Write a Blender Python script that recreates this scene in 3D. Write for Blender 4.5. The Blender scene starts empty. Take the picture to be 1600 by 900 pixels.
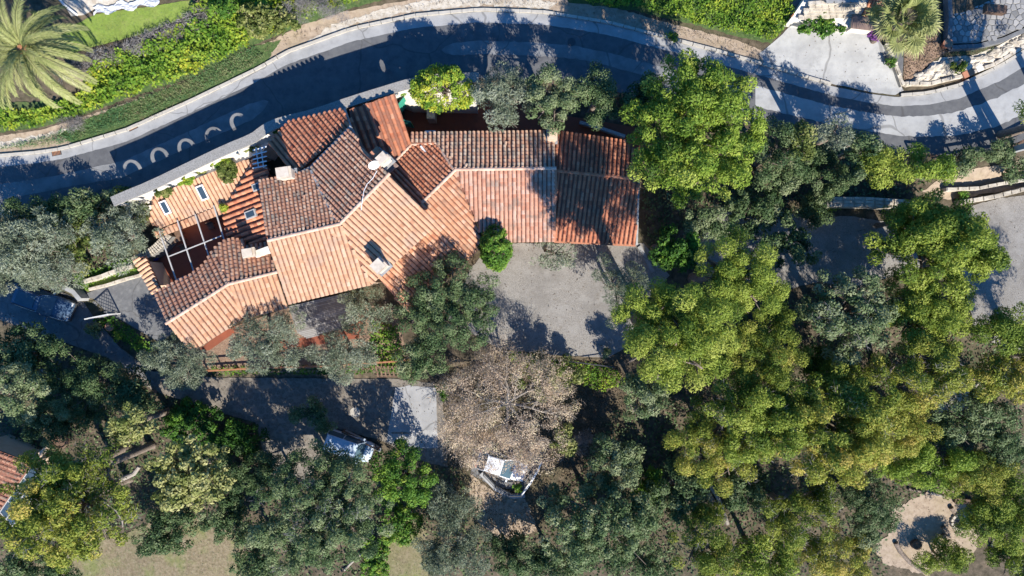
import bpy, math, random
import numpy as np
from mathutils import Vector, Matrix
from mathutils import geometry as mg

S = bpy.context.scene
COL = S.collection
PI = math.pi
R = math.radians
# ------------------------------------------------------------------ camera
H = 53.0                    # flying height of the camera above the road
F = 1060.0                  # focal length in photo pixels (1600 wide)
cam_d = bpy.data.cameras.new('camera'); cam = bpy.data.objects.new('camera', cam_d); COL.objects.link(cam)
cam.location = (0, 0, H)
cam_d.sensor_width = 36.0; cam_d.lens = 36.0 * F / 1600.0
cam_d.clip_end = 3000.0
S.camera = cam
# ------------------------------------------------------------------ sky + sun
SUN_EL = R(36.5)
SUN_XY = Vector((0.45, -0.89)).normalized()          # horizontal direction towards the sun
SUN = Vector((SUN_XY.x * math.cos(SUN_EL), SUN_XY.y * math.cos(SUN_EL), math.sin(SUN_EL)))
w = bpy.data.worlds.new('World'); S.world = w; w.use_nodes = True
nt = w.node_tree
sky = nt.nodes.new('ShaderNodeTexSky'); sky.sky_type = 'NISHITA'; sky.sun_disc = False
sky.sun_elevation = SUN_EL; sky.sun_rotation = math.atan2(SUN_XY.x, SUN_XY.y)
sky.air_density = 1.0; sky.dust_density = 0.2; sky.ozone_density = 10.0
nt.nodes['Background'].inputs['Strength'].default_value = 0.12
hs = nt.nodes.new('ShaderNodeHueSaturation'); hs.inputs['Saturation'].default_value = 1.15      # deep clear autumn blue
nt.links.new(sky.outputs[0], hs.inputs['Color']); nt.links.new(hs.outputs[0], nt.nodes['Background'].inputs['Color'])
sd = bpy.data.lights.new('sun', 'SUN'); sd.energy = 5.0; sd.angle = R(0.53); sd.color = (1.0, 0.95, 0.87)
so = bpy.data.objects.new('sun', sd); COL.objects.link(so)
so.rotation_euler = (-SUN).to_track_quat('-Z', 'Y').to_euler(); so.location = (20, -40, 60)
S.view_settings.view_transform = 'Standard'; S.view_settings.look = 'None'
S.view_settings.exposure = 0.85; S.view_settings.gamma = 1.0
# ------------------------------------------------------------------ terrain
def px2w(px, py, z=0.0):
    k = (H - z) / F
    return Vector(((px - 800.0) * k, -(py - 450.0) * k, z))
def line_fn(pts):
    xs = np.array([(p[0] - 800.0) * H / F for p in pts]); ys = np.array([-(p[1] - 450.0) * H / F for p in pts])
    return lambda x: np.interp(x, xs, ys)
ROAD_N = [(-900,330),(-200,262),(0,246),(60,241),(100,235),(200,205),(300,160),(400,112),(450,84),(550,48),(650,27),(750,18),(850,22),(950,38),(1050,64),(1130,85),(1200,106),(1300,135),(1360,147),(1400,152),(1450,148),(1500,135),(1560,106),(1600,82),(1900,-120)]
ROAD_S = [(-900,430),(-200,355),(0,334),(100,312),(190,300),(300,250),(400,208),(430,188),(560,146),(640,126),(750,119),(900,124),(1000,150),(1100,178),(1200,198),(1300,220),(1400,236),(1490,244),(1560,234),(1600,216),(1900,60)]
LANE_N = [(-900,400),(0,432),(130,470),(200,545),(250,572),(340,583),(620,582),(700,570),(780,550),(950,564),(1000,600),(1150,640),(1300,560),(1400,500),(1600,500),(2400,500)]
road_n = line_fn(ROAD_N); road_s = line_fn(ROAD_S); lane_n = line_fn(LANE_N)
def sst(t): t = np.clip(t, 0, 1); return t * t * (3 - 2 * t)
def ground(x, y):
    x = np.asarray(x, float); y = np.asarray(y, float)
    z = np.zeros(np.broadcast(x, y).shape)
    s = (road_s(x) - y) * 0.93
    wd = 0.35 + 2.6 * sst((x - 8.0) / 6.0)
    z = z - 1.2 * sst((s - 0.5) / wd)
    s2 = lane_n(x) - y
    z = z - 1.0 * sst(s2 / (0.4 + 2.5 * sst((x - 6.0) / 6.0)))
    z = z - 0.13 * np.clip(s2 - 5.2, 0, 60)
    n = (y - road_n(x)) * 0.93
    z = z + 0.2 * np.clip(n - 0.4, 0, 10) * sst(n / 2.0)
    far = np.clip(np.hypot(x, y * 1.3) - 55, 0, None)
    return z + 0.03 * far * np.sign(y) * (np.abs(y) > 5)
def gz(x, y): return float(ground(x, y))
def G(px, py, dz=0.0):
    """point of the terrain seen at a photo pixel, lifted by dz"""
    z = -1.0
    for _ in range(14):
        p = px2w(px, py, z + dz); z = 0.5 * z + 0.5 * gz(p.x, p.y)
    p = px2w(px, py, z + dz); return p
# ------------------------------------------------------------------ object helpers
ORG = {}
SHEETS = {}
def setp(o, label=None, cat=None, group=None, kind=None):
    if label: o['label'] = label
    if cat: o['category'] = cat
    if group: o['group'] = group
    if kind: o['kind'] = kind
    return o
def thing(name, loc, label, cat, group=None):
    o = bpy.data.objects.new(name, None); COL.objects.link(o)
    o.location = loc; o.empty_display_size = 0.3
    ORG[o.name] = Vector(loc)
    return setp(o, label, cat, group)
def mesh_np(name, V, Q, mat, tint=None, smooth=False):
    """V (n,3) floats; Q list of faces or an (m,k) int array"""
    me = bpy.data.meshes.new(name)
    V = np.asarray(V, np.float32)
    if isinstance(Q, np.ndarray):
        m, k = Q.shape
        me.vertices.add(len(V)); me.vertices.foreach_set('co', V.ravel())
        me.loops.add(m * k); me.loops.foreach_set('vertex_index', Q.astype(np.int32).ravel())
        me.polygons.add(m); me.polygons.foreach_set('loop_start', np.arange(0, m * k, k, dtype=np.int32))
        me.update(calc_edges=True)
    else:
        me.from_pydata([tuple(v) for v in V.tolist()], [], [tuple(f) for f in Q]); me.update()
    if tint is not None:
        a = me.attributes.new('tint', 'FLOAT', 'POINT'); a.data.foreach_set('value', np.asarray(tint, np.float32))
    if smooth: me.polygons.foreach_set('use_smooth', np.ones(len(me.polygons), bool))
    if mat: me.materials.append(mat)
    return me
def link(name, me, parent=None):
    o = bpy.data.objects.new(name, me); COL.objects.link(o)
    if parent is not None:
        o.parent = parent; ORG[o.name] = ORG[parent.name]
    return o
def part(name, V, Q, mat, parent, tint=None, smooth=False, kind=None):
    V = np.asarray(V, float) - np.array(ORG[parent.name])
    return setp(link(name, mesh_np(name, V, Q, mat, tint, smooth), parent), kind=kind)
def solo(name, V, Q, mat, label=None, cat=None, group=None, kind=None, tint=None, smooth=False, base=None):
    V = np.asarray(V, float)
    if base is None: base = V.mean(0); base[2] = V[:, 2].min()
    o = link(name, mesh_np(name, V - np.array(base), Q, mat, tint, smooth)); o.location = base
    ORG[o.name] = Vector(base)
    return setp(o, label, cat, group, kind)
class MB:
    """collects vertices and faces of one mesh"""
    def __init__(s): s.V = []; s.Q = []
    def add(s, V, Q):
        n = len(s.V); s.V += [tuple(v) for v in V]; s.Q += [tuple(i + n for i in f) for f in Q]; return s
    def box(s, c, size, rz=0.0, taper=1.0):
        hx, hy, hz = size[0] / 2, size[1] / 2, size[2] / 2
        cs, sn = math.cos(rz), math.sin(rz); V = []
        for dz, t in ((-hz, 1.0), (hz, taper)):
            for dx, dy in ((-hx, -hy), (hx, -hy), (hx, hy), (-hx, hy)):
                x, y = dx * t, dy * t
                V.append((c[0] + x * cs - y * sn, c[1] + x * sn + y * cs, c[2] + dz))
        return s.add(V, [(3,2,1,0),(4,5,6,7),(0,1,5,4),(1,2,6,5),(2,3,7,6),(3,0,4,7)])
    def tube(s, P, rad, n=6, cap=True):
        P = [Vector(p) for p in P]; m = len(P)
        if not hasattr(rad, '__len__'): rad = [rad] * m
        V = []; Q = []
        for i, p in enumerate(P):
            t = (P[min(i + 1, m - 1)] - P[max(i - 1, 0)])
            if t.length < 1e-6: t = Vector((0, 0, 1))
            t.normalize()
            a = t.cross(Vector((0.31, 0.17, 0.93)) if abs(t.z) < 0.9 else Vector((1, 0, 0))).normalized(); b = t.cross(a)
            for k in range(n):
                q = 2 * PI * k / n; V.append(p + (a * math.cos(q) + b * math.sin(q)) * rad[i])
        for i in range(m - 1):
            for k in range(n):
                k2 = (k + 1) % n; Q.append((i * n + k, i * n + k2, (i + 1) * n + k2, (i + 1) * n + k))
        if cap: Q += [tuple(range(n - 1, -1, -1)), tuple((m - 1) * n + k for k in range(n))]
        return s.add(V, Q)
    def bar(s, a, b, wd, ht):
        a = Vector(a); b = Vector(b); t = (b - a).normalized()
        sd_ = t.cross(Vector((0, 0, 1)))
        sd_ = Vector((1, 0, 0)) if sd_.length < 1e-4 else sd_.normalized()
        up = sd_.cross(t); V = []
        for p in (a, b):
            for i, j in ((-1, -1), (1, -1), (1, 1), (-1, 1)): V.append(p + sd_ * (i * wd / 2) + up * (j * ht / 2))
        return s.add(V, [(0,1,2,3),(7,6,5,4),(0,4,5,1),(1,5,6,2),(2,6,7,3),(3,7,4,0)])
    def prism(s, poly, z0, z1):
        """poly: list of xy (ccw or cw); z0, z1: number or per-vertex list"""
        n = len(poly)
        A = sum(poly[i][0] * poly[(i + 1) % n][1] - poly[(i + 1) % n][0] * poly[i][1] for i in range(n))
        idx = list(range(n)) if A > 0 else list(range(n - 1, -1, -1))
        f = lambda z, i: z[i] if hasattr(z, '__len__') else z
        V = [(poly[i][0], poly[i][1], f(z0, i)) for i in idx] + [(poly[i][0], poly[i][1], f(z1, i)) for i in idx]
        Q = [tuple(range(n - 1, -1, -1)), tuple(range(n, 2 * n))] + [(i, (i + 1) % n, n + (i + 1) % n, n + i) for i in range(n)]
        return s.add(V, Q)
    def part(s, name, mat, parent, smooth=False, kind=None): return part(name, s.V, s.Q, mat, parent, smooth=smooth, kind=kind)
    def solo(s, name, mat, label=None, cat=None, group=None, kind=None, smooth=False, base=None):
        return solo(name, s.V, s.Q, mat, label, cat, group, kind, smooth=smooth, base=base)
def offset_line(pts, d):
    """parallel of an xy polyline, d to its left"""
    out = []
    for i in range(len(pts)):
        a = Vector(pts[max(i - 1, 0)][:2]); b = Vector(pts[min(i + 1, len(pts) - 1)][:2]); t = (b - a).normalized()
        out.append((pts[i][0] - t.y * d, pts[i][1] + t.x * d))
    return out
def resample(pts, step):
    P = [Vector(p) for p in pts]; out = [P[0]]
    for a, b in zip(P, P[1:]):
        n = max(1, int((b - a).length / step + 0.5))
        for i in range(1, n + 1): out.append(a.lerp(b, i / n))
    return out
def smooth_px(pts, it=2):
    """Chaikin on an open polyline"""
    for _ in range(it):
        o = [pts[0]]
        for a, b in zip(pts, pts[1:]):
            o += [tuple(.75 * i + .25 * j for i, j in zip(a, b)), tuple(.25 * i + .75 * j for i, j in zip(a, b))]
        pts = o + [pts[-1]]
    return pts
def inside(P, poly):
    x, y = P[:, 0], P[:, 1]; r = np.zeros(len(P), bool); n = len(poly)
    for i in range(n):
        x1, y1 = poly[i][:2]; x2, y2 = poly[(i + 1) % n][:2]
        c = ((y1 > y) != (y2 > y)) & (x < (x2 - x1) * (y - y1) / (y2 - y1 + 1e-12) + x1); r ^= c
    return r
def sheet(name, poly_px, dz, mat, cell=0.5, kind='structure', jag=0.0, seed=1, parent=None):
    """a patch of ground lying dz above the terrain, outline traced on the terrain"""
    rg = random.Random(seed)
    pts = [G(*p).to_2d() for p in poly_px]
    SHEETS.setdefault(name, []).append([tuple(p) for p in pts])
    ring = []
    for a, b in zip(pts, pts[1:] + pts[:1]):
        n = max(1, int((b - a).length / 0.3))
        for i in range(n):
            q = a.lerp(b, i / n)
            if jag: q = q + Vector((rg.uniform(-jag, jag), rg.uniform(-jag, jag)))
            ring.append(q)
    A = np.array([tuple(p) for p in ring]); lo = A.min(0); hi = A.max(0)
    gx, gy = np.meshgrid(np.arange(lo[0], hi[0], cell) + 0.013, np.arange(lo[1], hi[1], cell) + 0.017)
    Pn = np.stack([gx.ravel(), gy.ravel()], 1); Pn = Pn[inside(Pn, [tuple(p) for p in ring])]
    vs = [Vector(p) for p in ring] + [Vector(p) for p in Pn.tolist()]
    n = len(ring)
    r = mg.delaunay_2d_cdt(vs, [], [list(range(n))], 1, 1e-4)
    V = np.array([tuple(v) for v in r[0]]); z = ground(V[:, 0], V[:, 1]) + dz
    F_ = [f for f in r[2]]
    W = np.column_stack([V, z])
    me = mesh_np(name, W - (np.array(ORG[parent.name]) if parent else 0), F_, mat)
    me.flip_normals() if me.polygons and me.polygons[0].normal.z < 0 else None
    o = link(name, me, parent)
    if kind: o['kind'] = kind
    return o
# ------------------------------------------------------------------ materials
def mat(name, cols, scale=4.0, rough=0.85, bump=0.3, bscale=None, detail=8.0, spec=0.3, big=None, lo=0.3, hi=0.7, metallic=0.0, vor=None, crack=None):
    """surface mixed from 2-4 colours by noise, with fine relief; big=(scale, colour, amount) adds broad stains; vor=(scale, colour) adds pebbles"""
    m = bpy.data.materials.new(name); m.use_nodes = True; t = m.node_tree; N = t.nodes; L = t.links
    b = N['Principled BSDF']; b.inputs['Roughness'].default_value = rough; b.inputs['Metallic'].default_value = metallic
    b.inputs['Specular IOR Level'].default_value = spec
    g = N.new('ShaderNodeNewGeometry')
    n = N.new('ShaderNodeTexNoise'); n.inputs['Scale'].default_value = scale; n.inputs['Detail'].default_value = detail; n.inputs['Roughness'].default_value = 0.65
    L.new(g.outputs['Position'], n.inputs['Vector'])
    cr = N.new('ShaderNodeValToRGB'); e = cr.color_ramp.elements
    k = len(cols)
    e[0].position = lo; e[1].position = hi; e[0].color = (*cols[0], 1); e[1].color = (*cols[-1], 1)
    for i in range(1, k - 1):
        q = e.new(lo + (hi - lo) * i / (k - 1)); q.color = (*cols[i], 1)
    L.new(n.outputs['Fac'], cr.inputs['Fac']); out = cr.outputs['Color']
    if vor:
        v = N.new('ShaderNodeTexVoronoi'); v.inputs['Scale'].default_value = vor[0]; L.new(g.outputs['Position'], v.inputs['Vector'])
        vr = N.new('ShaderNodeValToRGB'); vr.color_ramp.elements[0].position = vor[2]; vr.color_ramp.elements[1].position = vor[3]
        L.new(v.outputs['Distance'], vr.inputs['Fac'])
        mx = N.new('ShaderNodeMixRGB'); mx.inputs['Color2'].default_value = (*vor[1], 1); L.new(out, mx.inputs['Color1'])
        L.new(vr.outputs['Color'], mx.inputs['Fac']); out = mx.outputs['Color']
    for bg in (big or []):
        n2 = N.new('ShaderNodeTexNoise'); n2.inputs['Scale'].default_value = bg[0]; n2.inputs['Detail'].default_value = 5; n2.inputs['Roughness'].default_value = 0.6
        mp = N.new('ShaderNodeVectorMath'); mp.operation = 'ADD'; mp.inputs[1].default_value = (bg[0] * 37.1, 11.3, 5.7)
        L.new(g.outputs['Position'], mp.inputs[0]); L.new(mp.outputs[0], n2.inputs['Vector'])
        r2 = N.new('ShaderNodeValToRGB'); r2.color_ramp.elements[0].position = bg[3] if len(bg) > 3 else 0.5; r2.color_ramp.elements[1].position = (bg[3] if len(bg) > 3 else 0.5) + 0.16
        r2.color_ramp.elements[1].color = (bg[2],) * 3 + (1,)
        L.new(n2.outputs['Fac'], r2.inputs['Fac'])
        mx = N.new('ShaderNodeMixRGB'); mx.inputs['Color2'].default_value = (*bg[1], 1)
        L.new(out, mx.inputs['Color1']); L.new(r2.outputs['Color'], mx.inputs['Fac']); out = mx.outputs['Color']
    if crack:
        nn = N.new('ShaderNodeTexNoise'); nn.inputs['Scale'].default_value = crack[0] * 3; L.new(g.outputs['Position'], nn.inputs['Vector'])
        ma = N.new('ShaderNodeVectorMath'); ma.operation = 'MULTIPLY_ADD'; ma.inputs[1].default_value = (1.6, 1.6, 0); L.new(nn.outputs['Color'], ma.inputs[0]); L.new(g.outputs['Position'], ma.inputs[2])
        v = N.new('ShaderNodeTexVoronoi'); v.feature = 'DISTANCE_TO_EDGE'; v.inputs['Scale'].default_value = crack[0]; L.new(ma.outputs[0], v.inputs['Vector'])
        vr = N.new('ShaderNodeValToRGB'); vr.color_ramp.elements[0].position = crack[1] * .4; vr.color_ramp.elements[1].position = crack[1]; vr.color_ramp.elements[0].color = (crack[2],) * 3 + (1,); vr.color_ramp.elements[1].color = (0, 0, 0, 1)
        L.new(v.outputs['Distance'], vr.inputs['Fac']); mx = N.new('ShaderNodeMixRGB'); mx.inputs['Color2'].default_value = (.05, .045, .04, 1)
        L.new(out, mx.inputs['Color1']); L.new(vr.outputs['Color'], mx.inputs['Fac']); out = mx.outputs['Color']
    L.new(out, b.inputs['Base Color'])
    if bump:
        nb = N.new('ShaderNodeTexNoise'); nb.inputs['Scale'].default_value = bscale or scale * 6; nb.inputs['Detail'].default_value = 5
        L.new(g.outputs['Position'], nb.inputs['Vector'])
        bp = N.new('ShaderNodeBump'); bp.inputs['Strength'].default_value = bump; bp.inputs['Distance'].default_value = 0.04
        L.new(nb.outputs['Fac'], bp.inputs['Height']); L.new(bp.outputs['Normal'], b.inputs['Normal'])
    return m
def mat_tint(name, cols, rough=0.8, noise=8.0, namt=0.3, rnd=0.6, bump=0.25, trans=0.0, spec=0.25, stain=None):
    """colour picked per piece (vertex attribute 'tint' + object random), with fine noise"""
    m = bpy.data.materials.new(name); m.use_nodes = True; t = m.node_tree; N = t.nodes; L = t.links
    b = N['Principled BSDF']; b.inputs['Roughness'].default_value = rough; b.inputs['Specular IOR Level'].default_value = spec
    at = N.new('ShaderNodeAttribute'); at.attribute_name = 'tint'
    fac = at.outputs['Fac']
    if rnd:
        oi = N.new('ShaderNodeObjectInfo')
        q = N.new('ShaderNodeMath'); q.operation = 'MULTIPLY_ADD'; q.inputs[1].default_value = rnd; q.inputs[2].default_value = -rnd / 2
        L.new(oi.outputs['Random'], q.inputs[0])
        a = N.new('ShaderNodeMath'); a.operation = 'ADD'; L.new(fac, a.inputs[0]); L.new(q.outputs[0], a.inputs[1]); fac = a.outputs[0]
    g = N.new('ShaderNodeNewGeometry')
    if noise:
        n = N.new('ShaderNodeTexNoise'); n.inputs['Scale'].default_value = noise; n.inputs['Detail'].default_value = 4
        L.new(g.outputs['Position'], n.inputs['Vector'])
        q = N.new('ShaderNodeMath'); q.operation = 'MULTIPLY_ADD'; q.inputs[1].default_value = namt * 2; q.inputs[2].default_value = -namt
        L.new(n.outputs['Fac'], q.inputs[0])
        a = N.new('ShaderNodeMath'); a.operation = 'ADD'; L.new(fac, a.inputs[0]); L.new(q.outputs[0], a.inputs[1]); fac = a.outputs[0]
    cr = N.new('ShaderNodeValToRGB'); e = cr.color_ramp.elements; k = len(cols)
    e[0].position = 0.0; e[1].position = 1.0; e[0].color = (*cols[0], 1); e[1].color = (*cols[-1], 1)
    for i in range(1, k - 1):
        q = e.new(i / (k - 1)); q.color = (*cols[i], 1)
    L.new(fac, cr.inputs['Fac']); out = cr.outputs['Color']
    if stain:
        n2 = N.new('ShaderNodeTexNoise'); n2.inputs['Scale'].default_value = stain[0]; n2.inputs['Detail'].default_value = 6
        L.new(g.outputs['Position'], n2.inputs['Vector'])
        r2 = N.new('ShaderNodeValToRGB'); r2.color_ramp.elements[0].position = stain[3]; r2.color_ramp.elements[1].position = stain[3] + 0.12
        r2.color_ramp.elements[1].color = (stain[2],) * 3 + (1,); L.new(n2.outputs['Fac'], r2.inputs['Fac'])
        mx = N.new('ShaderNodeMixRGB'); mx.inputs['Color2'].default_value = (*stain[1], 1); L.new(out, mx.inputs['Color1']); L.new(r2.outputs['Color'], mx.inputs['Fac']); out = mx.outputs['Color']
    L.new(out, b.inputs['Base Color'])
    if bump:
        nb = N.new('ShaderNodeTexNoise'); nb.inputs['Scale'].default_value = 40; nb.inputs['Detail'].default_value = 3
        L.new(g.outputs['Position'], nb.inputs['Vector'])
        bp = N.new('ShaderNodeBump'); bp.inputs['Strength'].default_value = bump; bp.inputs['Distance'].default_value = 0.02
        L.new(nb.outputs['Fac'], bp.inputs['Height']); L.new(bp.outputs['Normal'], b.inputs['Normal'])
    if trans:
        tr = N.new('ShaderNodeBsdfTranslucent'); ms = N.new('ShaderNodeMixShader'); ms.inputs['Fac'].default_value = trans
        L.new(out, tr.inputs['Color']); L.new(b.outputs[0], ms.inputs[1]); L.new(tr.outputs[0], ms.inputs[2])
        L.new(ms.outputs[0], N['Material Output'].inputs['Surface'])
    return m
def plain(name, col, rough=0.5, metallic=0.0, spec=0.5, bump=0.05, var=0.12):
    c2 = tuple(min(1, c * (1 + var)) for c in col); c1 = tuple(c * (1 - var) for c in col)
    return mat(name, [c1, c2], scale=3.0, rough=rough, bump=bump, spec=spec, metallic=metallic)
def glass_mat(name, col, rough=0.06):
    m = plain(name, col, rough=rough, spec=0.35, bump=0.0); return m

M = {}
M['asphalt'] = mat('asphalt', [(.082,.082,.086),(.115,.115,.117),(.14,.14,.137)], crack=(.13,.007,.4), scale=1.2, rough=.9, bump=.35, bscale=60, big=[(.35,(.085,.085,.09),.55),(2.2,(.15,.15,.147),.35)])
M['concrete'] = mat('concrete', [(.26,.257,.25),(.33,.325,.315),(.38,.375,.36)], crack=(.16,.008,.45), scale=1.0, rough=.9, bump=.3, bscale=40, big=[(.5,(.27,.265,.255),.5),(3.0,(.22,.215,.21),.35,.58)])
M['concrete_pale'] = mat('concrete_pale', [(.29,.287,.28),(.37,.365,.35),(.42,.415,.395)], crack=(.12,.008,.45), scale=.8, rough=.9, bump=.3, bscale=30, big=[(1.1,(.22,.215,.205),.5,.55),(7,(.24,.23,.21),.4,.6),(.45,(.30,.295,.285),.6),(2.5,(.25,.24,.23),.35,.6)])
M['kerb'] = mat('kerb_stone', [(.36,.33,.28),(.50,.46,.39)], scale=3, rough=.9, bump=.4)
M['gravel'] = mat('gravel', [(.175,.158,.138),(.262,.242,.214),(.34,.317,.284)], scale=14, rough=.95, bump=.9, bscale=30, big=[(.55,(.145,.13,.115),.45,.53),(.22,(.19,.175,.155),.6,.46),(.9,(.34,.32,.29),.45),(3.2,(.17,.145,.115),.45,.56)], lo=.35, hi=.65)
M['lane'] = mat('lane_surface', [(.12,.10,.08),(.17,.148,.12),(.225,.20,.165)], scale=7, rough=.95, bump=.6, bscale=24, big=[(.5,(.15,.135,.115),.5)], vor=(2.6,(.225,.195,.158),.50,.66))
M['lane_grey'] = mat('lane_grey', [(.12,.12,.12),(.17,.17,.168)], crack=(.2,.009,.4), scale=3, rough=.9, bump=.4, bscale=40, big=[(.4,(.12,.12,.125),.5),(2,(.27,.265,.25),.4)])
M['terracotta_floor'] = mat('terracotta_floor', [(.21,.065,.035),(.27,.085,.045)], scale=2.5, rough=.75, bump=.15, big=[(1.0,(.22,.07,.045),.5)])
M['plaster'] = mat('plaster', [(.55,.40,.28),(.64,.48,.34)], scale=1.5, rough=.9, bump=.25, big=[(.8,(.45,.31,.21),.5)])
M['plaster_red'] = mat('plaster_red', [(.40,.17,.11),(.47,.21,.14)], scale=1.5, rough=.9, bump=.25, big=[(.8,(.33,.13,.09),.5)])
M['white_wall'] = mat('white_wall', [(.58,.53,.45),(.70,.66,.59)], scale=2.0, rough=.9, bump=.3, big=[(1.3,(.50,.44,.35),.6),(4,(.34,.30,.22),.5,.6)])
M['chimney'] = mat('chimney_render', [(.50,.42,.33),(.62,.53,.43)], scale=3, rough=.9, bump=.3, big=[(2.0,(.33,.26,.20),.6)])
M['concrete_mid'] = mat('concrete_mid', [(.15,.15,.15),(.20,.20,.198),(.245,.242,.237)], crack=(.16,.008,.45), scale=1.0, rough=.9, bump=.3, bscale=40, big=[(.6,(.12,.12,.12),.6)])  # concrete toned between the asphalt and the pale strip
M['coping'] = mat('coping_gravel', [(.17,.16,.145),(.27,.255,.23),(.35,.33,.30)], scale=16, rough=.95, bump=.9, bscale=26, lo=.35, hi=.65, big=[(.7,(.26,.24,.21),.5)])
M['stone'] = mat('stone', [(.33,.28,.215),(.50,.44,.35),(.60,.54,.45)], scale=2.2, rough=.92, bump=.8, bscale=9, big=[(1.0,(.24,.20,.15),.6)])
M['stone_grey'] = mat_tint('stone_grey', [(.17,.165,.155),(.27,.26,.245),(.36,.34,.31)], noise=5, namt=.25, bump=.4, rnd=.8)
M['mortar'] = mat('mortar', [(.16,.15,.135),(.22,.21,.19)], scale=8, bump=.4)
M['dirt'] = mat('dirt', [(.22,.165,.115),(.33,.255,.185),(.39,.31,.23)], scale=3, rough=.97, bump=.6, bscale=20, big=[(.6,(.30,.24,.15),.5),(5,(.22,.16,.10),.45,.58)])
M['mulch'] = mat('mulch', [(.13,.08,.055),(.24,.16,.11),(.34,.25,.17)], scale=9, rough=.97, bump=.9, bscale=18)
M['lawn'] = mat('lawn', [(.13,.19,.03),(.20,.27,.05)], scale=5, rough=.95, bump=.6, bscale=30, big=[(.5,(.11,.13,.03),.55,.48),(2.5,(.22,.20,.08),.4,.57),(.8,(.24,.27,.07),.5)])
M['lawn_dark'] = mat('lawn_dark', [(.03,.055,.018),(.06,.10,.03),(.11,.14,.05)], scale=6, rough=.97, bump=.9, bscale=16, big=[(1.2,(.12,.10,.05),.5,.56)])
M['dry_grass'] = mat('dry_grass', [(.13,.105,.055),(.205,.16,.095),(.27,.215,.14)], scale=5, rough=.97, bump=.7, bscale=26, big=[(.3,(.15,.15,.06),.6,.47),(1.6,(.12,.085,.055),.5,.55),(.5,(.16,.19,.05),.6),(3,(.32,.26,.17),.4)])
M['sand_bank'] = mat('sand_bank', [(.33,.275,.21),(.47,.42,.345),(.54,.49,.415)], scale=2.5, rough=.95, bump=.8, bscale=10, big=[(.9,(.28,.21,.14),.6),(4,(.22,.18,.10),.5,.56)])
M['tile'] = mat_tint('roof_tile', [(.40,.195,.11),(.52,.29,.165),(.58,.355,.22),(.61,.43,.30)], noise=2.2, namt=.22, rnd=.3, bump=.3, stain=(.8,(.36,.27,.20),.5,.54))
M['tile_dark'] = mat_tint('roof_tile_dark', [(.24,.13,.085),(.40,.20,.125),(.49,.275,.175),(.48,.36,.26)], noise=2.5, namt=.28, rnd=.5, bump=.35, stain=(1.6,(.20,.175,.14),.75,.50))  # darker tile tones with grey stains, for back slopes and garden house
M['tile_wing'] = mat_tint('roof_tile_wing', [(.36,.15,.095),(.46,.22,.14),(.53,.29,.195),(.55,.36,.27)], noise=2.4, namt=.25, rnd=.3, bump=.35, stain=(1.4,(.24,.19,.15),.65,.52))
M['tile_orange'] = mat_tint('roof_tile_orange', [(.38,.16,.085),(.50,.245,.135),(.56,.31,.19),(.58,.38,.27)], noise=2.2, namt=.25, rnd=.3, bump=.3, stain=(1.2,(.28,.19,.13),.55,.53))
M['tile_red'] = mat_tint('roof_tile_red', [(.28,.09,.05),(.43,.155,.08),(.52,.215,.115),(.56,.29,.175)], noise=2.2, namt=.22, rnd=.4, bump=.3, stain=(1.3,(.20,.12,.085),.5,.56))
M['tile_bed'] = mat('tile_bed', [(.17,.075,.05),(.27,.12,.08)], scale=5, rough=.9, bump=.4)
M['ridge'] = mat_tint('ridge_tile', [(.42,.26,.18),(.55,.37,.27),(.62,.46,.36)], noise=3, namt=.2, rnd=.6, bump=.3)
M['lead'] = mat('lead_flashing', [(.20,.20,.20),(.33,.33,.32)], scale=4, rough=.6, bump=.2)
M['brownmetal'] = mat('brown_sheet', [(.20,.135,.11),(.25,.175,.145)], scale=2, rough=.7, bump=.1)
M['white_paint'] = plain('white_paint', (.75,.73,.69), .5)
M['grey_steel'] = plain('grey_steel', (.42,.40,.37), .5)
M['dark_metal'] = plain('dark_metal', (.05,.05,.052), .5)
M['wood'] = mat('wood', [(.28,.12,.055),(.42,.20,.10)], scale=6, rough=.7, bump=.3)
M['wood_brown'] = mat('wood_brown', [(.10,.06,.04),(.19,.12,.08)], scale=6, rough=.8, bump=.3)
M['deck'] = mat_tint('deck_plank', [(.20,.185,.17),(.28,.265,.25),(.35,.335,.315)], noise=6, namt=.25, rnd=.8, bump=.4)
M['bark'] = mat('bark', [(.10,.075,.055),(.20,.155,.12),(.27,.22,.18)], scale=7, rough=.95, bump=.9, bscale=16)
M['bark_pale'] = mat('bark_pale', [(.22,.185,.15),(.36,.32,.27)], scale=7, rough=.95, bump=.7, bscale=16)
M['glass'] = glass_mat('window_glass', (.035,.06,.085), .3)
M['glass_car'] = glass_mat('car_glass', (.07,.12,.15), .05)
M['rubber'] = plain('rubber', (.02,.02,.02), .8)
M['green_paint'] = plain('green_paint', (.04,.28,.19), .6)
M['car_blue'] = plain('car_paint_blue', (.062,.10,.155), .16, spec=.8, bump=0, var=.04)
M['car_white'] = plain('car_paint_white', (.72,.73,.74), .25, spec=.6, bump=0, var=.03)
M['car_pale'] = plain('car_paint_pale_blue', (.42,.50,.58), .25, spec=.6, bump=0, var=.03)
M['chrome'] = plain('chrome', (.55,.55,.55), .2, metallic=1.0, bump=0)
M['lamp_glass'] = plain('lamp_glass', (.7,.7,.68), .1, spec=.8, bump=0)
M['lamp_red'] = plain('lamp_red', (.45,.02,.02), .15, spec=.8, bump=0)
M['terracotta'] = mat('terracotta', [(.38,.16,.09),(.48,.22,.13)], scale=5, bump=.2)
M['ash'] = mat('ash', [(.03,.03,.03),(.16,.15,.14)], scale=8, bump=.7)
M['soil'] = mat('wood_floor', [(.04,.032,.02),(.085,.068,.044),(.15,.115,.08)], scale=2.2, rough=.97, bump=.9, bscale=14, big=[(.25,(.07,.075,.03),.5),(1.2,(.25,.18,.12),.4,.56)])
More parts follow.
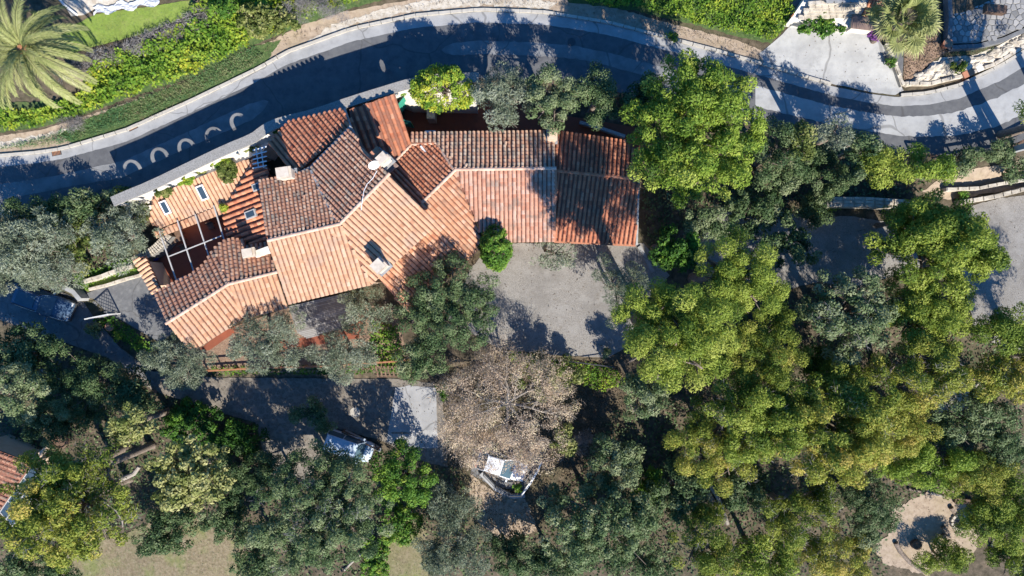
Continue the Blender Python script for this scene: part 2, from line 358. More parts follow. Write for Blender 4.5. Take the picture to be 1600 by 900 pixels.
M['tarp'] = mat('tarp', [(.42,.42,.42),(.62,.62,.62)], scale=1.5, bump=.5, bscale=4)
M['hose'] = plain('cable_white', (.7,.7,.7), .6)
LEAF = dict(trans=.28, spec=.2, bump=0, noise=0.9, namt=.22, rnd=.16, rough=.6)
M['pine'] = mat_tint('pine_needles', [(.025,.052,.009),(.118,.182,.022),(.26,.32,.045),(.40,.42,.085)], **LEAF)
M['pine_fresh'] = mat_tint('pine_needles_fresh', [(.022,.054,.009),(.105,.185,.021),(.24,.33,.042),(.38,.43,.082)], **LEAF)
M['pine_yellow'] = mat_tint('pine_needles_ochre', [(.03,.06,.01),(.135,.19,.024),(.30,.315,.05),(.52,.40,.10)], **LEAF)
M['olive'] = mat_tint('olive_leaf', [(.06,.085,.05),(.155,.19,.115),(.28,.31,.21),(.42,.44,.33)], **LEAF)
M['oak'] = mat_tint('oak_leaf', [(.018,.045,.016),(.066,.115,.04),(.155,.205,.085),(.28,.31,.165)], **LEAF)
M['broad'] = mat_tint('broad_leaf', [(.018,.06,.01),(.06,.145,.02),(.13,.25,.03),(.26,.33,.045)], **LEAF)
M['yellowish'] = mat_tint('yellow_leaf', [(.055,.085,.015),(.16,.19,.045),(.33,.33,.115),(.47,.44,.20)], **LEAF)
M['dry'] = mat_tint('dry_leaf', [(.36,.25,.16),(.54,.40,.27),(.64,.50,.36),(.60,.52,.30)], **LEAF)
M['dry_twig'] = mat_tint('dry_twig', [(.30,.22,.155),(.46,.355,.26),(.56,.46,.36)], **LEAF)
M['ivy'] = mat_tint('ivy_leaf', [(.035,.10,.014),(.11,.22,.024),(.24,.34,.036),(.46,.45,.045)], **LEAF)
M['grey_twig'] = mat_tint('grey_twig', [(.13,.115,.11),(.26,.235,.22),(.40,.37,.35)], **LEAF)
M['palm'] = mat_tint('palm_leaf', [(.09,.115,.035),(.21,.24,.075),(.36,.365,.14),(.48,.45,.24)], **LEAF)
M['grass'] = mat_tint('grass_blade', [(.035,.11,.04),(.08,.20,.085),(.17,.26,.10),(.34,.31,.17)], **LEAF)
M['litter'] = mat_tint('leaf_litter', [(.05,.035,.022),(.12,.085,.055),(.22,.16,.10),(.30,.24,.15)], **LEAF)
M['violet'] = mat_tint('violet_flower', [(.16,.05,.22),(.30,.10,.38)], **LEAF)
# ------------------------------------------------------------------ ground sheet
def axis(lim, fine, far):
    a = np.arange(-lim, lim + 1e-6, fine); q = [lim]; st = fine
    while q[-1] < far: st *= 1.35; q.append(q[-1] + st)
    q = np.array(q[1:]); return np.concatenate([-q[::-1], a, q])
ax, ay = axis(46, .33, 900), axis(28, .33, 900)
gx, gy = np.meshgrid(ax, ay); gzv = ground(gx, gy)
rn = np.random.default_rng(5)
nx, ny = len(ax), len(ay)
V = np.column_stack([gx.ravel(), gy.ravel(), gzv.ravel()])
ii, jj = np.meshgrid(np.arange(nx - 1), np.arange(ny - 1)); b0 = (jj * nx + ii).ravel()
o = link('ground', mesh_np('ground', V, np.column_stack([b0, b0 + 1, b0 + nx + 1, b0 + nx]), M['soil'], smooth=True)); o['kind'] = 'structure'
skyd = None
# ------------------------------------------------------------------ the road and its bands
def strip_between(name, line_a, line_b, dz, m, fa=0.0, fb=1.0, step=0.6, jag=0.0, seed=0, taper=False):
    """ribbon between two fractions of the road's width, following both road edges"""
    rg = random.Random(seed); V = []
    for px in line_a:
        x = (px - 800.0) * H / F
        yn, ys = float(road_n(x)), float(road_s(x))
        ce = min(px - line_a[0], line_a[-1] - px) / 40.0; ce = math.sqrt(max(0, 1 - (1 - min(1, ce)) ** 2)) if taper else 1; fm = (fa + fb) / 2
        for f in (fm + (fa - fm) * ce, fm + (fb - fm) * ce):
            y = yn + (ys - yn) * (f + (rg.uniform(-jag, jag) if jag else 0)); V.append((x, y, gz(x, y) * 0 + dz))
    Q = [(2 * i, 2 * i + 1, 2 * i + 3, 2 * i + 2) for i in range(len(V) // 2 - 1)]
    o = link(name, mesh_np(name, V, Q, m)); o['kind'] = 'structure'; return o
strip_between('road', range(-300, 1921, 10), None, .030, M['asphalt'], -0.005, 1.03)
strip_between('concrete_gutter', range(-300, 1921, 6), None, .036, M['concrete'], 0.0, .17, jag=.006, seed=1)
strip_between('concrete_strip', range(-300, 426, 6), None, .040, M['concrete_mid'], .48, .76, jag=.008, seed=2, taper=True)
strip_between('concrete_strip', range(690, 1180, 6), None, .040, M['concrete_mid'], .45, .66, jag=.008, seed=3, taper=True)
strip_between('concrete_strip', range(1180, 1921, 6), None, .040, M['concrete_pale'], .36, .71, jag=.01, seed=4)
# manhole covers and drain grates set in the road
for px, py in ((893, 66),):
    p = G(px, py); mb = MB(); mb.tube([p + Vector((0, 0, .03)), p + Vector((0, 0, .05))], .32, 14)
    mb.solo('manhole_cover', M['dark_metal'], 'round dark manhole cover in the pale strip of the shaded road', 'manhole cover')
for px, py, lab, an in ((89, 239, 'rusty drain grate at the road edge below the left end of the ivy bank', .2), (208, 199, 'rusty drain grate at the road edge right of the other one', .45)):
    p = G(px, py); t = thing('drain_grate', p + Vector((0, 0, .03)), lab, 'drain grate', 'drain grates along the road')
    mb = MB(); mb.box(p + Vector((0, 0, .05)), (.75, .42, .03), an); mb.part('frame', M['dark_metal'], t)
    for k in range(6):
        c = p + Vector((math.cos(an) * (k - 2.5) * .11, math.sin(an) * (k - 2.5) * .11, .075)); mb = MB(); mb.box(c, (.05, .34, .02), an); mb.part('bar', M['wood'], t)
# kerb stones on the uphill edge
kb = [ (x, float(road_n(x)) + .12) for x in np.arange(-48, 44, .9)]
kt = thing('kerb', (kb[40][0], kb[40][1], 0), 'low pale stone kerb running along the uphill edge of the road', 'kerb')
kme = {}
for i, (a, b) in enumerate(zip(kb, kb[1:])):
    if 24.5 < a[0] < 30.2 : continue
    an = math.atan2(b[1] - a[1], b[0] - a[0]); L_ = math.hypot(b[0] - a[0], b[1] - a[1])
    key = round(L_, 1)
    if key not in kme:
        mb = MB(); mb.box((0, 0, .06), (key - .02, .22, .24)); kme[key] = mesh_np('kerb_stone', mb.V, mb.Q, M['kerb'])
    o = link('kerb_stone', kme[key], kt); o.location = Vector(((a[0] + b[0]) / 2, (a[1] + b[1]) / 2, random.Random(i).uniform(-.01, .02))) - ORG[kt.name]; o.rotation_euler.z = an
# ------------------------------------------------------------------ patches of ground
sheet('forecourt', [(1186,84),(1206,68),(1232,44),(1262,30),(1335,45),(1372,62),(1388,84),(1400,112),(1411,141),(1398,149),(1360,144),(1300,131),(1250,118),(1196,102)], .035, M['concrete_pale'], jag=.03)
sheet('ramp', [(1380,70),(1412,70),(1410,118),(1404,132),(1396,110)], .032, M['asphalt'])
sheet('grass_verge', [(130,188),(300,125),(340,100),(400,72),(440,62),(412,104),(300,157),(200,201),(120,226),(90,212)], .045, M['lawn_dark'], jag=.08)
sheet('ivy_bed', [(-30,214),(0,207),(60,200),(120,184),(200,154),(300,122),(340,100),(400,70),(480,36),(560,10),(640,-10),(640,-16),(330,-16),(300,28),(240,66),(150,98),(130,150),(60,160),(-30,160)], .05, M['lawn_dark'], jag=.06)
sheet('hedge_bed', [(870,-14),(1010,-14),(1240,-16),(1228,42),(1205,68),(1160,60),(1080,38),(985,16),(890,4)], .045, M['lawn_dark'], jag=.06)
sheet('verge', [(-60,268),(-60,215),(0,212),(60,204),(110,190),(200,160),(300,128),(330,108),(400,75),(470,40),(540,18),(640,0),(760,-12),(860,-6),(960,12),(1060,40),(1160,66),(1196,82),(1192,99),(1130,82),(1050,61),(950,35),(850,19),(750,15),(650,24),(550,45),(450,80),(400,108),(300,156),(200,200),(100,231),(0,241)], .03, M['dirt'], jag=.05)
sheet('sand_bank', [(470,72),(520,38),(600,14),(690,-4),(780,-10),(870,4),(860,14),(750,9),(650,17),(560,36),(500,60)], .05, M['sand_bank'], jag=.12)
sheet('sand_bank', [(-20,228),(0,222),(50,213),(110,200),(100,206),(50,222),(0,234)], .05, M['sand_bank'], jag=.1, seed=4)
sheet('lawn', [(120,38),(150,22),(250,8),(300,0),(310,18),(230,52),(130,78),(100,84),(90,60)], .04, M['lawn'], jag=.04)
sheet('terrace_pavement', [(60,-30),(300,-30),(262,-2),(150,14),(132,24),(112,26),(96,0)], .06, M['sand_bank'])
sheet('mulch_bed', [(1412,134),(1412,60),(1432,30),(1452,-10),(1464,-10),(1470,66),(1480,80),(1462,92),(1430,118)], .035, M['mulch'], jag=.05)
sheet('stone_slope', [(1412,136),(1440,110),(1470,90),(1520,86),(1560,72),(1600,48),(1660,10),(1660,30),(1600,74),(1560,98),(1510,118),(1460,130)], .05, M['stone'], jag=.08)
# loose stones of the slope inside the road bend
slope_ = [o for o in bpy.data.objects if o.name.startswith('stone_slope')][0]; ORG[slope_.name] = Vector((0, 0, 0))
rgs = random.Random(31); stone_me = []
for k in range(5):
    V = []; 
    for zz, r in ((-.1, 1.0), (.10, .95), (.2, .55)):
        for j in range(7):
            q = 2 * PI * j / 7; e = rgs.uniform(.8, 1.1) * r * .36; V.append((math.cos(q) * e, math.sin(q) * e * .7, zz * rgs.uniform(.8, 1.2)))
    stone_me.append(mesh_np('stone', V, [(i * 7 + j, i * 7 + (j + 1) % 7, i * 7 + 7 + (j + 1) % 7, i * 7 + 7 + j) for i in range(2) for j in range(7)] + [tuple(range(14, 21))], M['stone']))
tri_ = [(1412,133),(1445,112),(1475,96),(1520,92),(1560,78),(1600,54),(1600,70),(1560,92),(1510,112),(1460,126)]
pw = [tuple(G(*q).to_2d()) for q in tri_]
got = 0
while got < 130:
    x = rgs.uniform(min(p[0] for p in pw), max(p[0] for p in pw)); y = rgs.uniform(min(p[1] for p in pw), max(p[1] for p in pw))
    if not inside(np.array([[x, y]]), pw)[0]: continue
    o = link('stone', stone_me[got % 5], slope_); o.location = (x, y, gz(x, y) + .06); o.rotation_euler = (rgs.uniform(-.2, .2), rgs.uniform(-.2, .2), rgs.uniform(-.6, 1.2)); sc = rgs.uniform(.55, 1.25); o.scale = (sc * 1.3, sc, sc); got += 1
# gravel yards, lane and clearings
sheet('gravel_yard', [(770,380),(1005,380),(1046,430),(1010,470),(975,545),(950,559),(880,556),(780,545),(700,500),(735,420)], .04, M['gravel'], jag=.03)
sheet('gravel_yard', [(1060,400),(1130,330),(1210,330),(1275,338),(1330,338),(1420,352),(1440,420),(1330,450),(1280,440),(1240,450),(1130,440)], .04, M['gravel'], jag=.04)
sheet('gravel_yard', [(1515,322),(1560,310),(1640,300),(1640,560),(1560,540),(1520,520),(1500,420)], .04, M['gravel'], jag=.04)
sheet('lane', [(-60,430),(0,440),(70,440),(130,470),(150,500),(190,545),(240,580),(340,590),(620,592),(690,600),(700,730),(660,720),(600,690),(540,672),(470,760),(420,740),(400,660),(330,640),(240,610),(170,560),(90,530),(0,500),(-60,500)], .04, M['lane'], jag=.04)
sheet('driveway', [(-60,432),(0,441),(70,441),(130,470),(150,500),(190,545),(232,585),(250,606),(170,560),(90,530),(0,498),(-60,498)], .05, M['lane_grey'])
sheet('driveway', [(136,458),(228,425),(272,520),(250,535),(190,500),(150,478)], .04, M['lane_grey'])
sheet('concrete_apron', [(618,606),(640,602),(682,606),(684,700),(650,700),(604,690)], .05, M['concrete'], jag=.03)
sheet('parking_bay', [(740,700),(850,705),(838,740),(818,766),(770,760),(735,740)], .04, M['lane_grey'], jag=.04)
sheet('leaf_bank', [(735,740),(770,768),(820,775),(840,830),(780,845),(730,800)], .03, M['dirt'], jag=.1)
sheet('clearing', [(1455,765),(1480,762),(1500,772),(1512,800),(1530,830),(1520,870),(1470,880),(1450,900),(1380,880),(1365,850),(1395,830),(1390,800)], .04, M['dirt'], jag=.15)
sheet('clearing', [(1450,610),(1490,590),(1530,600),(1510,640),(1460,650)], .04, M['sand_bank'], jag=.15)
sheet('meadow', [(60,880),(110,850),(180,840),(270,800),(330,810),(380,840),(400,930),(40,930)], .04, M['dry_grass'], jag=.15)
sheet('meadow', [(600,860),(640,790),(665,830),(670,920),(590,920)], .04, M['dry_grass'], jag=.12)
sheet('terrace_bank', [(1440,300),(1480,270),(1640,245),(1640,290),(1560,300),(1480,312)], .04, M['dirt'], jag=.08)
sheet('terrace_floor', [(232,404),(258,366),(352,332),(356,372),(342,392),(322,412),(296,432),(258,450),(240,440)], .05, M['terracotta_floor'])
sheet('courtyard_floor', [(628,152),(760,150),(880,180),(1000,200),(1000,235),(640,235)], .04, M['terracotta_floor'])
sheet('garden_soil', [(290,556),(340,520),(372,508),(480,470),(620,480),(640,575),(480,582),(340,583)], .035, M['mulch'], jag=.03)
sheet('house_path', [(312,545),(340,524),(366,510),(374,516),(352,530),(326,548)], .045, M['terracotta_floor'], jag=.03)
sheet('house_path', [(400,540),(470,528),(545,516),(560,490),(572,494),(560,528),(480,542),(410,556)], .045, M['terracotta_floor'], jag=.03)
sheet('garden_bed', [(112,438),(215,405),(228,422),(138,456)], .05, M['lawn'], jag=.05)
p = G(555, 644); mb = MB(); mb.tube([p + Vector((0, 0, .02)), p + Vector((0, 0, .075))], [.42, .42], 18)
mb.solo('stone_disc', M['kerb'], 'round pale stone slab lying on the sunlit lane above the blue van', 'slab')
# ------------------------------------------------------------------ road wall with gravelled coping
COP = smooth_px([(172,308),(190,300),(232,283),(300,250),(350,226),(392,209),(404,199),(420,189),(440,182),(490,170),(545,151),(600,134),(640,122),(668,117),(700,114),(748,113)], 1)
WT = 3.35
cop_o = [px2w(*p, WT) for p in COP]
cop_o2 = [p.to_2d() for p in cop_o]
cop_i2 = [Vector(q) for q in offset_line([tuple(p) for p in cop_o2], -0.72)]
rw = thing('road_wall', (cop_o2[12].x, cop_o2[12].y, 0), 'long pale wall between the road and the villa with grey gravelled coping', 'wall')
mb = MB()
for i in range(len(cop_o2) - 1):
    a, b, c, d = cop_o2[i], cop_o2[i + 1], cop_i2[i + 1], cop_i2[i]
    mb.prism([a, b, c, d], WT - .16, WT)
mb.part('coping', M['coping'], rw)
# the wall proper stands under the inner edge; openings are where sunlight reaches the road
tk = .14
wl_n = [Vector(q) for q in offset_line([tuple(p) for p in cop_i2], .16 + tk)]
wl_s = [Vector(q) for q in offset_line([tuple(p) for p in cop_i2], .16)]
seg = [0.0]
for a, b in zip(wl_s, wl_s[1:]): seg.append(seg[-1] + (b - a).length)
def at_line(L_, line):
    for i in range(len(seg) - 1):
        if L_ <= seg[i + 1] or i == len(seg) - 2:
            return line[i].lerp(line[i + 1], (L_ - seg[i]) / (seg[i + 1] - seg[i]))
def hit_wall(px, py):
    """wall position (run, height) that a sunray to this road pixel passes through"""
    P = px2w(px, py, .03); d = SUN
    for i in range(len(wl_s) - 1):
        a, b = wl_s[i], wl_s[i + 1]; e = b - a
        den = d.x * e.y - d.y * e.x
        if abs(den) < 1e-6: continue
        t = ((a.x - P.x) * e.y - (a.y - P.y) * e.x) / den
        q = P.to_2d() + Vector((d.x, d.y)) * t; u = (q - a).dot(e) / e.length_squared
        if t > 0 and -.02 <= u <= 1.02: return seg[i] + u * e.length, P.z + d.z * t
    return None
holes = []
def arch_hole(px, py, wd, ht, st):
    """opening shaped like an n: an arched gap over a blocked lower panel"""
    h = hit_wall(px, py)
    if not h: return
    c, zc = h; zb = zc - ht * .55; zs = zb + ht - wd * .42
    out = []; inn = []
    for k in range(13):
        q = PI - PI * k / 12; out.append((c + math.cos(q) * wd / 2, zs + math.sin(q) * wd * .42))
        inn.append((c + math.cos(q) * (wd / 2 - st), zs - st * .4 + math.sin(q) * (wd * .42 - st * .5)))
    poly = [(out[0][0] + st * .15, zb)] + out + [(out[-1][0] - st * .15, zb + .05), (inn[-1][0] - .02, zb)] + inn[::-1] + [(inn[0][0] + .02, zb + .04)]
    if min(p[1] for p in poly) > .2 and max(p[1] for p in poly) < WT - .22 : holes.append(poly)
for px, py in ((207,262),(250,243),(292,229),(335,211),(374,189)): arch_hole(px, py + 3, 1.45, 1.35, .29)
def slit_hole(px, py, wd, ht, lean):
    h = hit_wall(px, py)
    if not h: return
    c, zc = h; pts = []
    for k in range(8):
        q = 2 * PI * k / 8; pts.append((c + math.cos(q) * wd / 2 + lean * math.sin(q), zc + math.sin(q) * ht / 2))
    if min(p[1] for p in pts) > .2 and max(p[1] for p in pts) < WT - .22: holes.append(pts)
for px, py, a, b, c in ((432,145,.8,.5,0),(468,137,.35,.22,0),(552,119,.38,.75,.1),(575,115,.3,.5,-.15),(598,104,.4,.9,.1),(620,103,.28,.6,-.12)): slit_hole(px, py, a, b, c)
print('holes', len(holes))
loopW = [(s, -1.6) for s in seg] + [(s, WT - .17) for s in reversed(seg)]
ring = [loopW] + holes
flat = [Vector((p[0], p[1])) for l in ring for p in l]
n0 = 0; faces_c = []
for l in ring: faces_c.append(list(range(n0, n0 + len(l)))); n0 += len(l)
edges_c = [(f[i], f[(i + 1) % len(f)]) for f in faces_c for i in range(len(f))]
cd = mg.delaunay_2d_cdt(flat, edges_c, [], 1, 1e-5)
V = []; Q = []
for line in (wl_s, wl_n):
    for v in cd[0]: q = at_line(v.x, line); V.append((q.x, q.y, v.y))
nv = len(cd[0])
for f in cd[2]:
    c = np.array([[sum(cd[0][i].x for i in f) / 3, sum(cd[0][i].y for i in f) / 3]])
    if any(inside(c, h)[0] for h in holes): continue
    Q.append(tuple(f)); Q.append(tuple(i + nv for i in reversed(f)))
for l in holes:
    b = len(V)
    for line in (wl_s, wl_n):
        for p in l: q = at_line(p[0], line); V.append((q.x, q.y, p[1]))
    n = len(l); Q += [(b + i, b + (i + 1) % n, b + n + (i + 1) % n, b + n + i) for i in range(n)]
part('wall_face', V, Q, M['white_wall'], rw)
# pale ledge at the foot of the wall behind the low roof, with tile sills under the arches
def ledge(poly, z, name='ledge', m='white_wall', zb=-1.3):
    mb = MB(); P = [px2w(*p, z) for p in poly]; mb.prism([q.to_2d() for q in P], zb, z); mb.part(name, M[m], rw)
ledge([(212,300),(250,286),(330,254),(398,222),(404,240),(380,251),(342,266),(262,298),(243,306)], 1.55)
ledge([(404,206),(430,194),(450,190),(424,222),(418,226),(408,240),(398,236)], 1.75)
ledge([(618,146),(655,134),(740,130),(745,166),(640,164),(624,158)], 1.0)
for px, py, an in ((300,266,.38),(270,279,.38),(240,291,.38)):
    p = px2w(px, py, 1.62)
    for k in range(5):
        mb = MB(); q = p + Vector((math.cos(an) * (k - 2) * .3, math.sin(an) * (k - 2) * .3, 0)); mb.box(q, (.27, .18, .08), an + .1 * (k - 2)); mb.part('sill_tile', M['terracotta'], rw)
# ------------------------------------------------------------------ the villa
CAM = Vector((0, 0, H))
villa = thing('villa', px2w(560, 350, -1.2), 'large villa with many terracotta tiled roofs stepping around its main ridge', 'villa')
def ray_plane(px, py, A, n):
    D = Vector(((px - 800.0) / F, -(py - 450.0) / F, -1.0)); t = n.dot(A - CAM) / n.dot(D); return CAM + D * t
def half_pipe(L_, r0, r1, h0=0.0, h1=0.0, seg_=5, cap=True, sq=.85):
    """open half pipe along +y (down the slope), narrow at y=0"""
    V = []; Q = []
    for y, r, h in ((0, r0, h0), (L_, r1, h1)):
        for k in range(seg_ + 1):
            q = PI * k / seg_; V.append((-math.cos(q) * r, y, h + math.sin(q) * r * sq))
    n = seg_ + 1
    Q = [(k + 1, k, n + k, n + k + 1) for k in range(seg_)]
    if cap: Q.append(tuple(n + k for k in range(seg_ + 1)))
    return np.array(V), Q
TILE_LEN = .36
n_ind = [0]
shared = {}
def roof(anchors, poly, m='tile', pitch=.30, expo=.275, individual=False, wall=None, seed=0, step=1.0, thick=.13, inset=.42):
    A, B, C = (px2w(*a) for a in anchors)
    n = (B - A).cross(C - A).normalized(); n = -n if n.z < 0 else n
    D = Vector((0, 0, -1)); D = (D - n * D.dot(n)).normalized()        # straight down the slope
    U = D.cross(n).normalized()                                            # across it
    P = [ray_plane(x, y, A, n) for x, y in poly]
    mb = MB(); k = len(P)
    area = sum(P[i].x * P[(i + 1) % k].y - P[(i + 1) % k].x * P[i].y for i in range(k))
    if area < 0: P = P[::-1]
    mb.add(P + [p - Vector((0, 0, thick)) for p in P], [tuple(range(k)), tuple(range(2 * k - 1, k - 1, -1))] + [(i, k + i, k + (i + 1) % k, (i + 1) % k) for i in range(k)])
    ro = mb.part('roof', M['tile_bed'], villa)
    uv = np.array([((p - A).dot(U), (p - A).dot(D)) for p in P])
    rg = np.random.default_rng(seed + 11)
    u0, u1 = uv[:, 0].min(), uv[:, 0].max()
    nc = max(1, int(round((u1 - u0) / pitch))); pit = (u1 - u0) / nc
    T = []
    for i in range(nc):
        u = u0 + (i + .5) * pit; cr = []
        for a, b in zip(uv, np.roll(uv, -1, 0)):
            if (a[0] > u) != (b[0] > u): cr.append(a[1] + (u - a[0]) / (b[0] - a[0]) * (b[1] - a[1]))
        cr.sort()
        for v0, v1 in zip(cr[::2], cr[1::2]):
            v = v1 + .03
            off = rg.uniform(-.03, .03)
            while v > v0 + .08:
                vt = max(v - TILE_LEN, v0 - .02); T.append((u + rg.uniform(-.008, .008), vt, v - vt, off)); v -= expo
    wide = 1.22 if m in ('tile', 'tile_wing', 'tile_orange') else 1.0
    r1 = pit * .36 * step * wide; r0 = pit * .31 * step * wide
    if individual:
        for (u, v, L_, off) in T:
            key = (m, round(L_, 1), round(pit, 2))
            if key not in shared:
                tv, tq = half_pipe(1.0, r0, r1, 0, .05, sq=.95); tv[:, 1] *= round(L_, 1); shared[key] = mesh_np('roof_tile', tv, tq, M[m], np.full(len(tv), .5))
            o = link('roof_tile', shared[key], ro)
            q = A + U * u + D * v + n * .004 - ORG[ro.name]
            yaw = rg.normal(0, .025); Uy = (U * math.cos(yaw) + D * math.sin(yaw)); Dy = (D * math.cos(yaw) - U * math.sin(yaw))
            Mx = Matrix((Uy, Dy, n)).transposed().to_4x4(); Mx.translation = q; o.matrix_local = Mx
            n_ind[0] += 1
    elif T:
        tv, tq = half_pipe(1.0, r0, r1, 0, .05, sq=.6 if m in ('tile', 'tile_wing', 'tile_orange') else .95); kq = len(tv); T = np.array(T); N_ = len(T)
        loc = np.repeat(tv[None], N_, 0); loc[:, :, 1] *= T[:, 2][:, None]
        yaw = rg.normal(0, .022, N_) + rg.normal(0, .12, N_) * (rg.uniform(0, 1, N_) < .04)
        x = loc[:, :, 0] - loc[:, :, 1] * yaw[:, None] + T[:, 0][:, None]; y = loc[:, :, 1] + loc[:, :, 0] * yaw[:, None] + T[:, 1][:, None]
        z = loc[:, :, 2] + .004 + rg.uniform(0, .012, N_)[:, None]
        W_ = np.array(A)[None, None] + x[..., None] * np.array(U) + y[..., None] * np.array(D) + z[..., None] * np.array(n)
        quads = np.array([f for f in tq if len(f) == 4]); cap = [f for f in tq if len(f) > 4][0]
        Q = [tuple(int(c) + i * kq for c in f) for i in range(N_) for f in quads] + [tuple(c + i * kq for c in cap) for i in range(N_)]
        tint = np.repeat(np.clip(rg.normal(.5, .13 if m == 'tile' else .19, N_), .05, .95), kq)
        part('roof_tiles', W_.reshape(-1, 3), Q, M[m], ro, tint=tint, kind='stuff')
    if wall:
        c = sum((p for p in P), Vector()) / k; q = []; zt = []
        for p in P:
            e = Vector((c.x - p.x, c.y - p.y)); e = e.normalized() * min(inset, e.length * .6); q.append(p.to_2d() + e)
            pp = Vector((q[-1].x, q[-1].y, 0)); zt.append(A.z - (n.x * (pp.x - A.x) + n.y * (pp.y - A.y)) / n.z - thick - .02)
        mb = MB(); mb.prism(q, -2.6, zt); mb.part('wall', M[wall], villa)
    return ro, A, n
def ridge_line(ro, pts, m='ridge', r=.13, step=.40, lift=.03):
    """separate cap tiles laid along a ridge or hip, pts = photo pixels with height"""
    P = resample([px2w(*p) for p in pts], step)
    for i, (a, b) in enumerate(zip(P, P[1:])):
        L_ = (b - a).length; key = ('ridge', m, round(L_, 1), r)
        if key not in shared:
            tv, tq = half_pipe(round(L_, 1) + .06, r * .92, r, 0, .02, 6); shared[key] = mesh_np('ridge_tile', tv, tq, M[m], np.full(len(tv), .5))
        o = link('ridge_tile', shared[key], ro)
        Y = (b - a).normalized(); X = Y.cross(Vector((0, 0, 1))).normalized(); Z = X.cross(Y)
        Mx = Matrix((X, Y, Z)).transposed().to_4x4(); Mx.translation = a + Vector((0, 0, lift)) - ORG[ro.name]; o.matrix_local = Mx
def flat_strip(name, pts, wd, m, dz=.05):
    mb = MB()
    for a, b in zip(pts, pts[1:]): mb.bar(px2w(*a) + Vector((0, 0, dz)), px2w(*b) + Vector((0, 0, dz)), wd, .05)
    return mb.part(name, M[m], villa)
ZR = 6.4; Z2 = 3.6
# main roof, sunny side in two bends and shaded side in two bends
rS1, *_ = roof([(607,273,ZR),(531,350,ZR),(608,416,4.9)], [(607,273),(682,351),(580,444),(531,350)], 'tile', .33, .30, wall='plaster', seed=1)
rS2, *_ = roof([(419,376,ZR),(531,350,ZR),(450,474,4.95)], [(419,376),(531,350),(580,444),(450,475)], 'tile', .33, .30, wall='plaster', seed=2)
roof([(607,273,ZR),(531,350,ZR),(516,232,5.25)], [(485,264),(547,201),(574,237),(607,273),(531,349),(524,344)], 'tile_dark', .30, .27, wall='plaster', seed=3)
roof([(419,376,ZR),(531,350,ZR),(403,283,5.2)], [(403,283),(463,272),(485,264),(524,344),(529,350),(419,376)], 'tile_dark', .29, .26, individual=False, wall='plaster', seed=4)
ridge_line(rS2, [(418,376,ZR),(531,350,ZR),(608,272,ZR)])
roof([(463,273,4.8),(547,199,4.8),(450,190,3.75)], [(419,225),(432,211),(452,190),(536,170),(547,198),(463,272),(457,268)], 'tile_red', .34, .28, wall='plaster_red', seed=5)
flat_strip('flashing', [(458,276,5.05),(486,262,5.05),(549,198,5.05)], .26, 'lead', .03)
flat_strip('valley_gutter', [(486,266,5.33),(505,306,5.8),(524,344,6.28)], .16, 'lead', .06)
flat_strip('flashing', [(538,170,3.3),(548,200,4.9),(560,222,5.2)], .24, 'lead', .05)
rR3, *_ = roof([(547,171,3.65),(617,147,3.65),(641,222,2.7)], [(546,171),(617,147),(642,223),(616,251),(606,256),(572,240),(556,222),(548,199)], 'tile_red', .46, .34, wall='plaster_red', seed=6, step=.9)
mb = MB(); q = [px2w(*p, 4.2) for p in ((583,237),(604,241),(622,258),(606,272),(598,266))]; mb.prism([p.to_2d() for p in q], 3.9, 4.25); mb.part('flat_roof', M['brownmetal'], villa)
# south-east roof and its shaded back
rS5, *_ = roof([(659,317,Z2),(711,266,Z2),(640,490,1.95)], [(659,317),(711,266),(757,381),(640,490),(586,428),(600,380),(640,330)], 'tile_orange', .33, .30, wall='plaster', seed=7)
rR8, *_ = roof([(659,317,Z2),(711,266,Z2),(643,226,2.5)], [(612,257),(643,226),(681,224),(710,265),(659,317),(640,330),(610,290)], 'tile_red', .31, .28, wall='plaster_red', seed=8)
ridge_line(rR8, [(659,317,Z2),(711,266,Z2)])
ridge_line(rR8, [(614,256,2.6),(643,226,2.55),(680,224,2.85)], r=.11)
ridge_line(rR8, [(682,224,2.87),(708,264,3.6)], r=.10)
# east wing
rE1, *_ = roof([(711,265,Z2),(868,263,Z2),(780,205,2.75)], [(641,208),(867,205),(868,263),(711,265),(682,223),(642,223)], 'tile_dark', .325, .29, wall='plaster_red', seed=9)
rE2, *_ = roof([(711,265,Z2),(868,263,Z2),(830,377,2.2)], [(711,266),(868,263),(866,377),(795,378),(758,379)], 'tile_wing', .325, .30, wall='plaster', seed=10)
ridge_line(rE2, [(711,265,Z2),(868,263,Z2)])
rE3, *_ = roof([(869,267,3.3),(997,280,3.3),(925,212,2.45)], [(869,205),(987,222),(997,280),(869,267)], 'tile_red', .33, .29, wall='plaster_red', seed=12)
rE4, *_ = roof([(869,267,3.3),(997,280,3.3),(930,380,1.9)], [(869,267),(997,280),(993,382),(866,376)], 'tile_red', .33, .29, wall='plaster', seed=13)
ridge_line(rE4, [(869,267,3.3),(997,280,3.3)], m='tile_red')
flat_strip('verge_cap', [(868,264,3.6),(866,377,2.25)], .2, 'terracotta', .05)
flat_strip('gutter', [(866,378,1.75),(993,384,1.7)], .12, 'terracotta', 0)
flat_strip('gutter', [(998,280,3.25),(995,383,1.8)], .14, 'lead', 0.02)
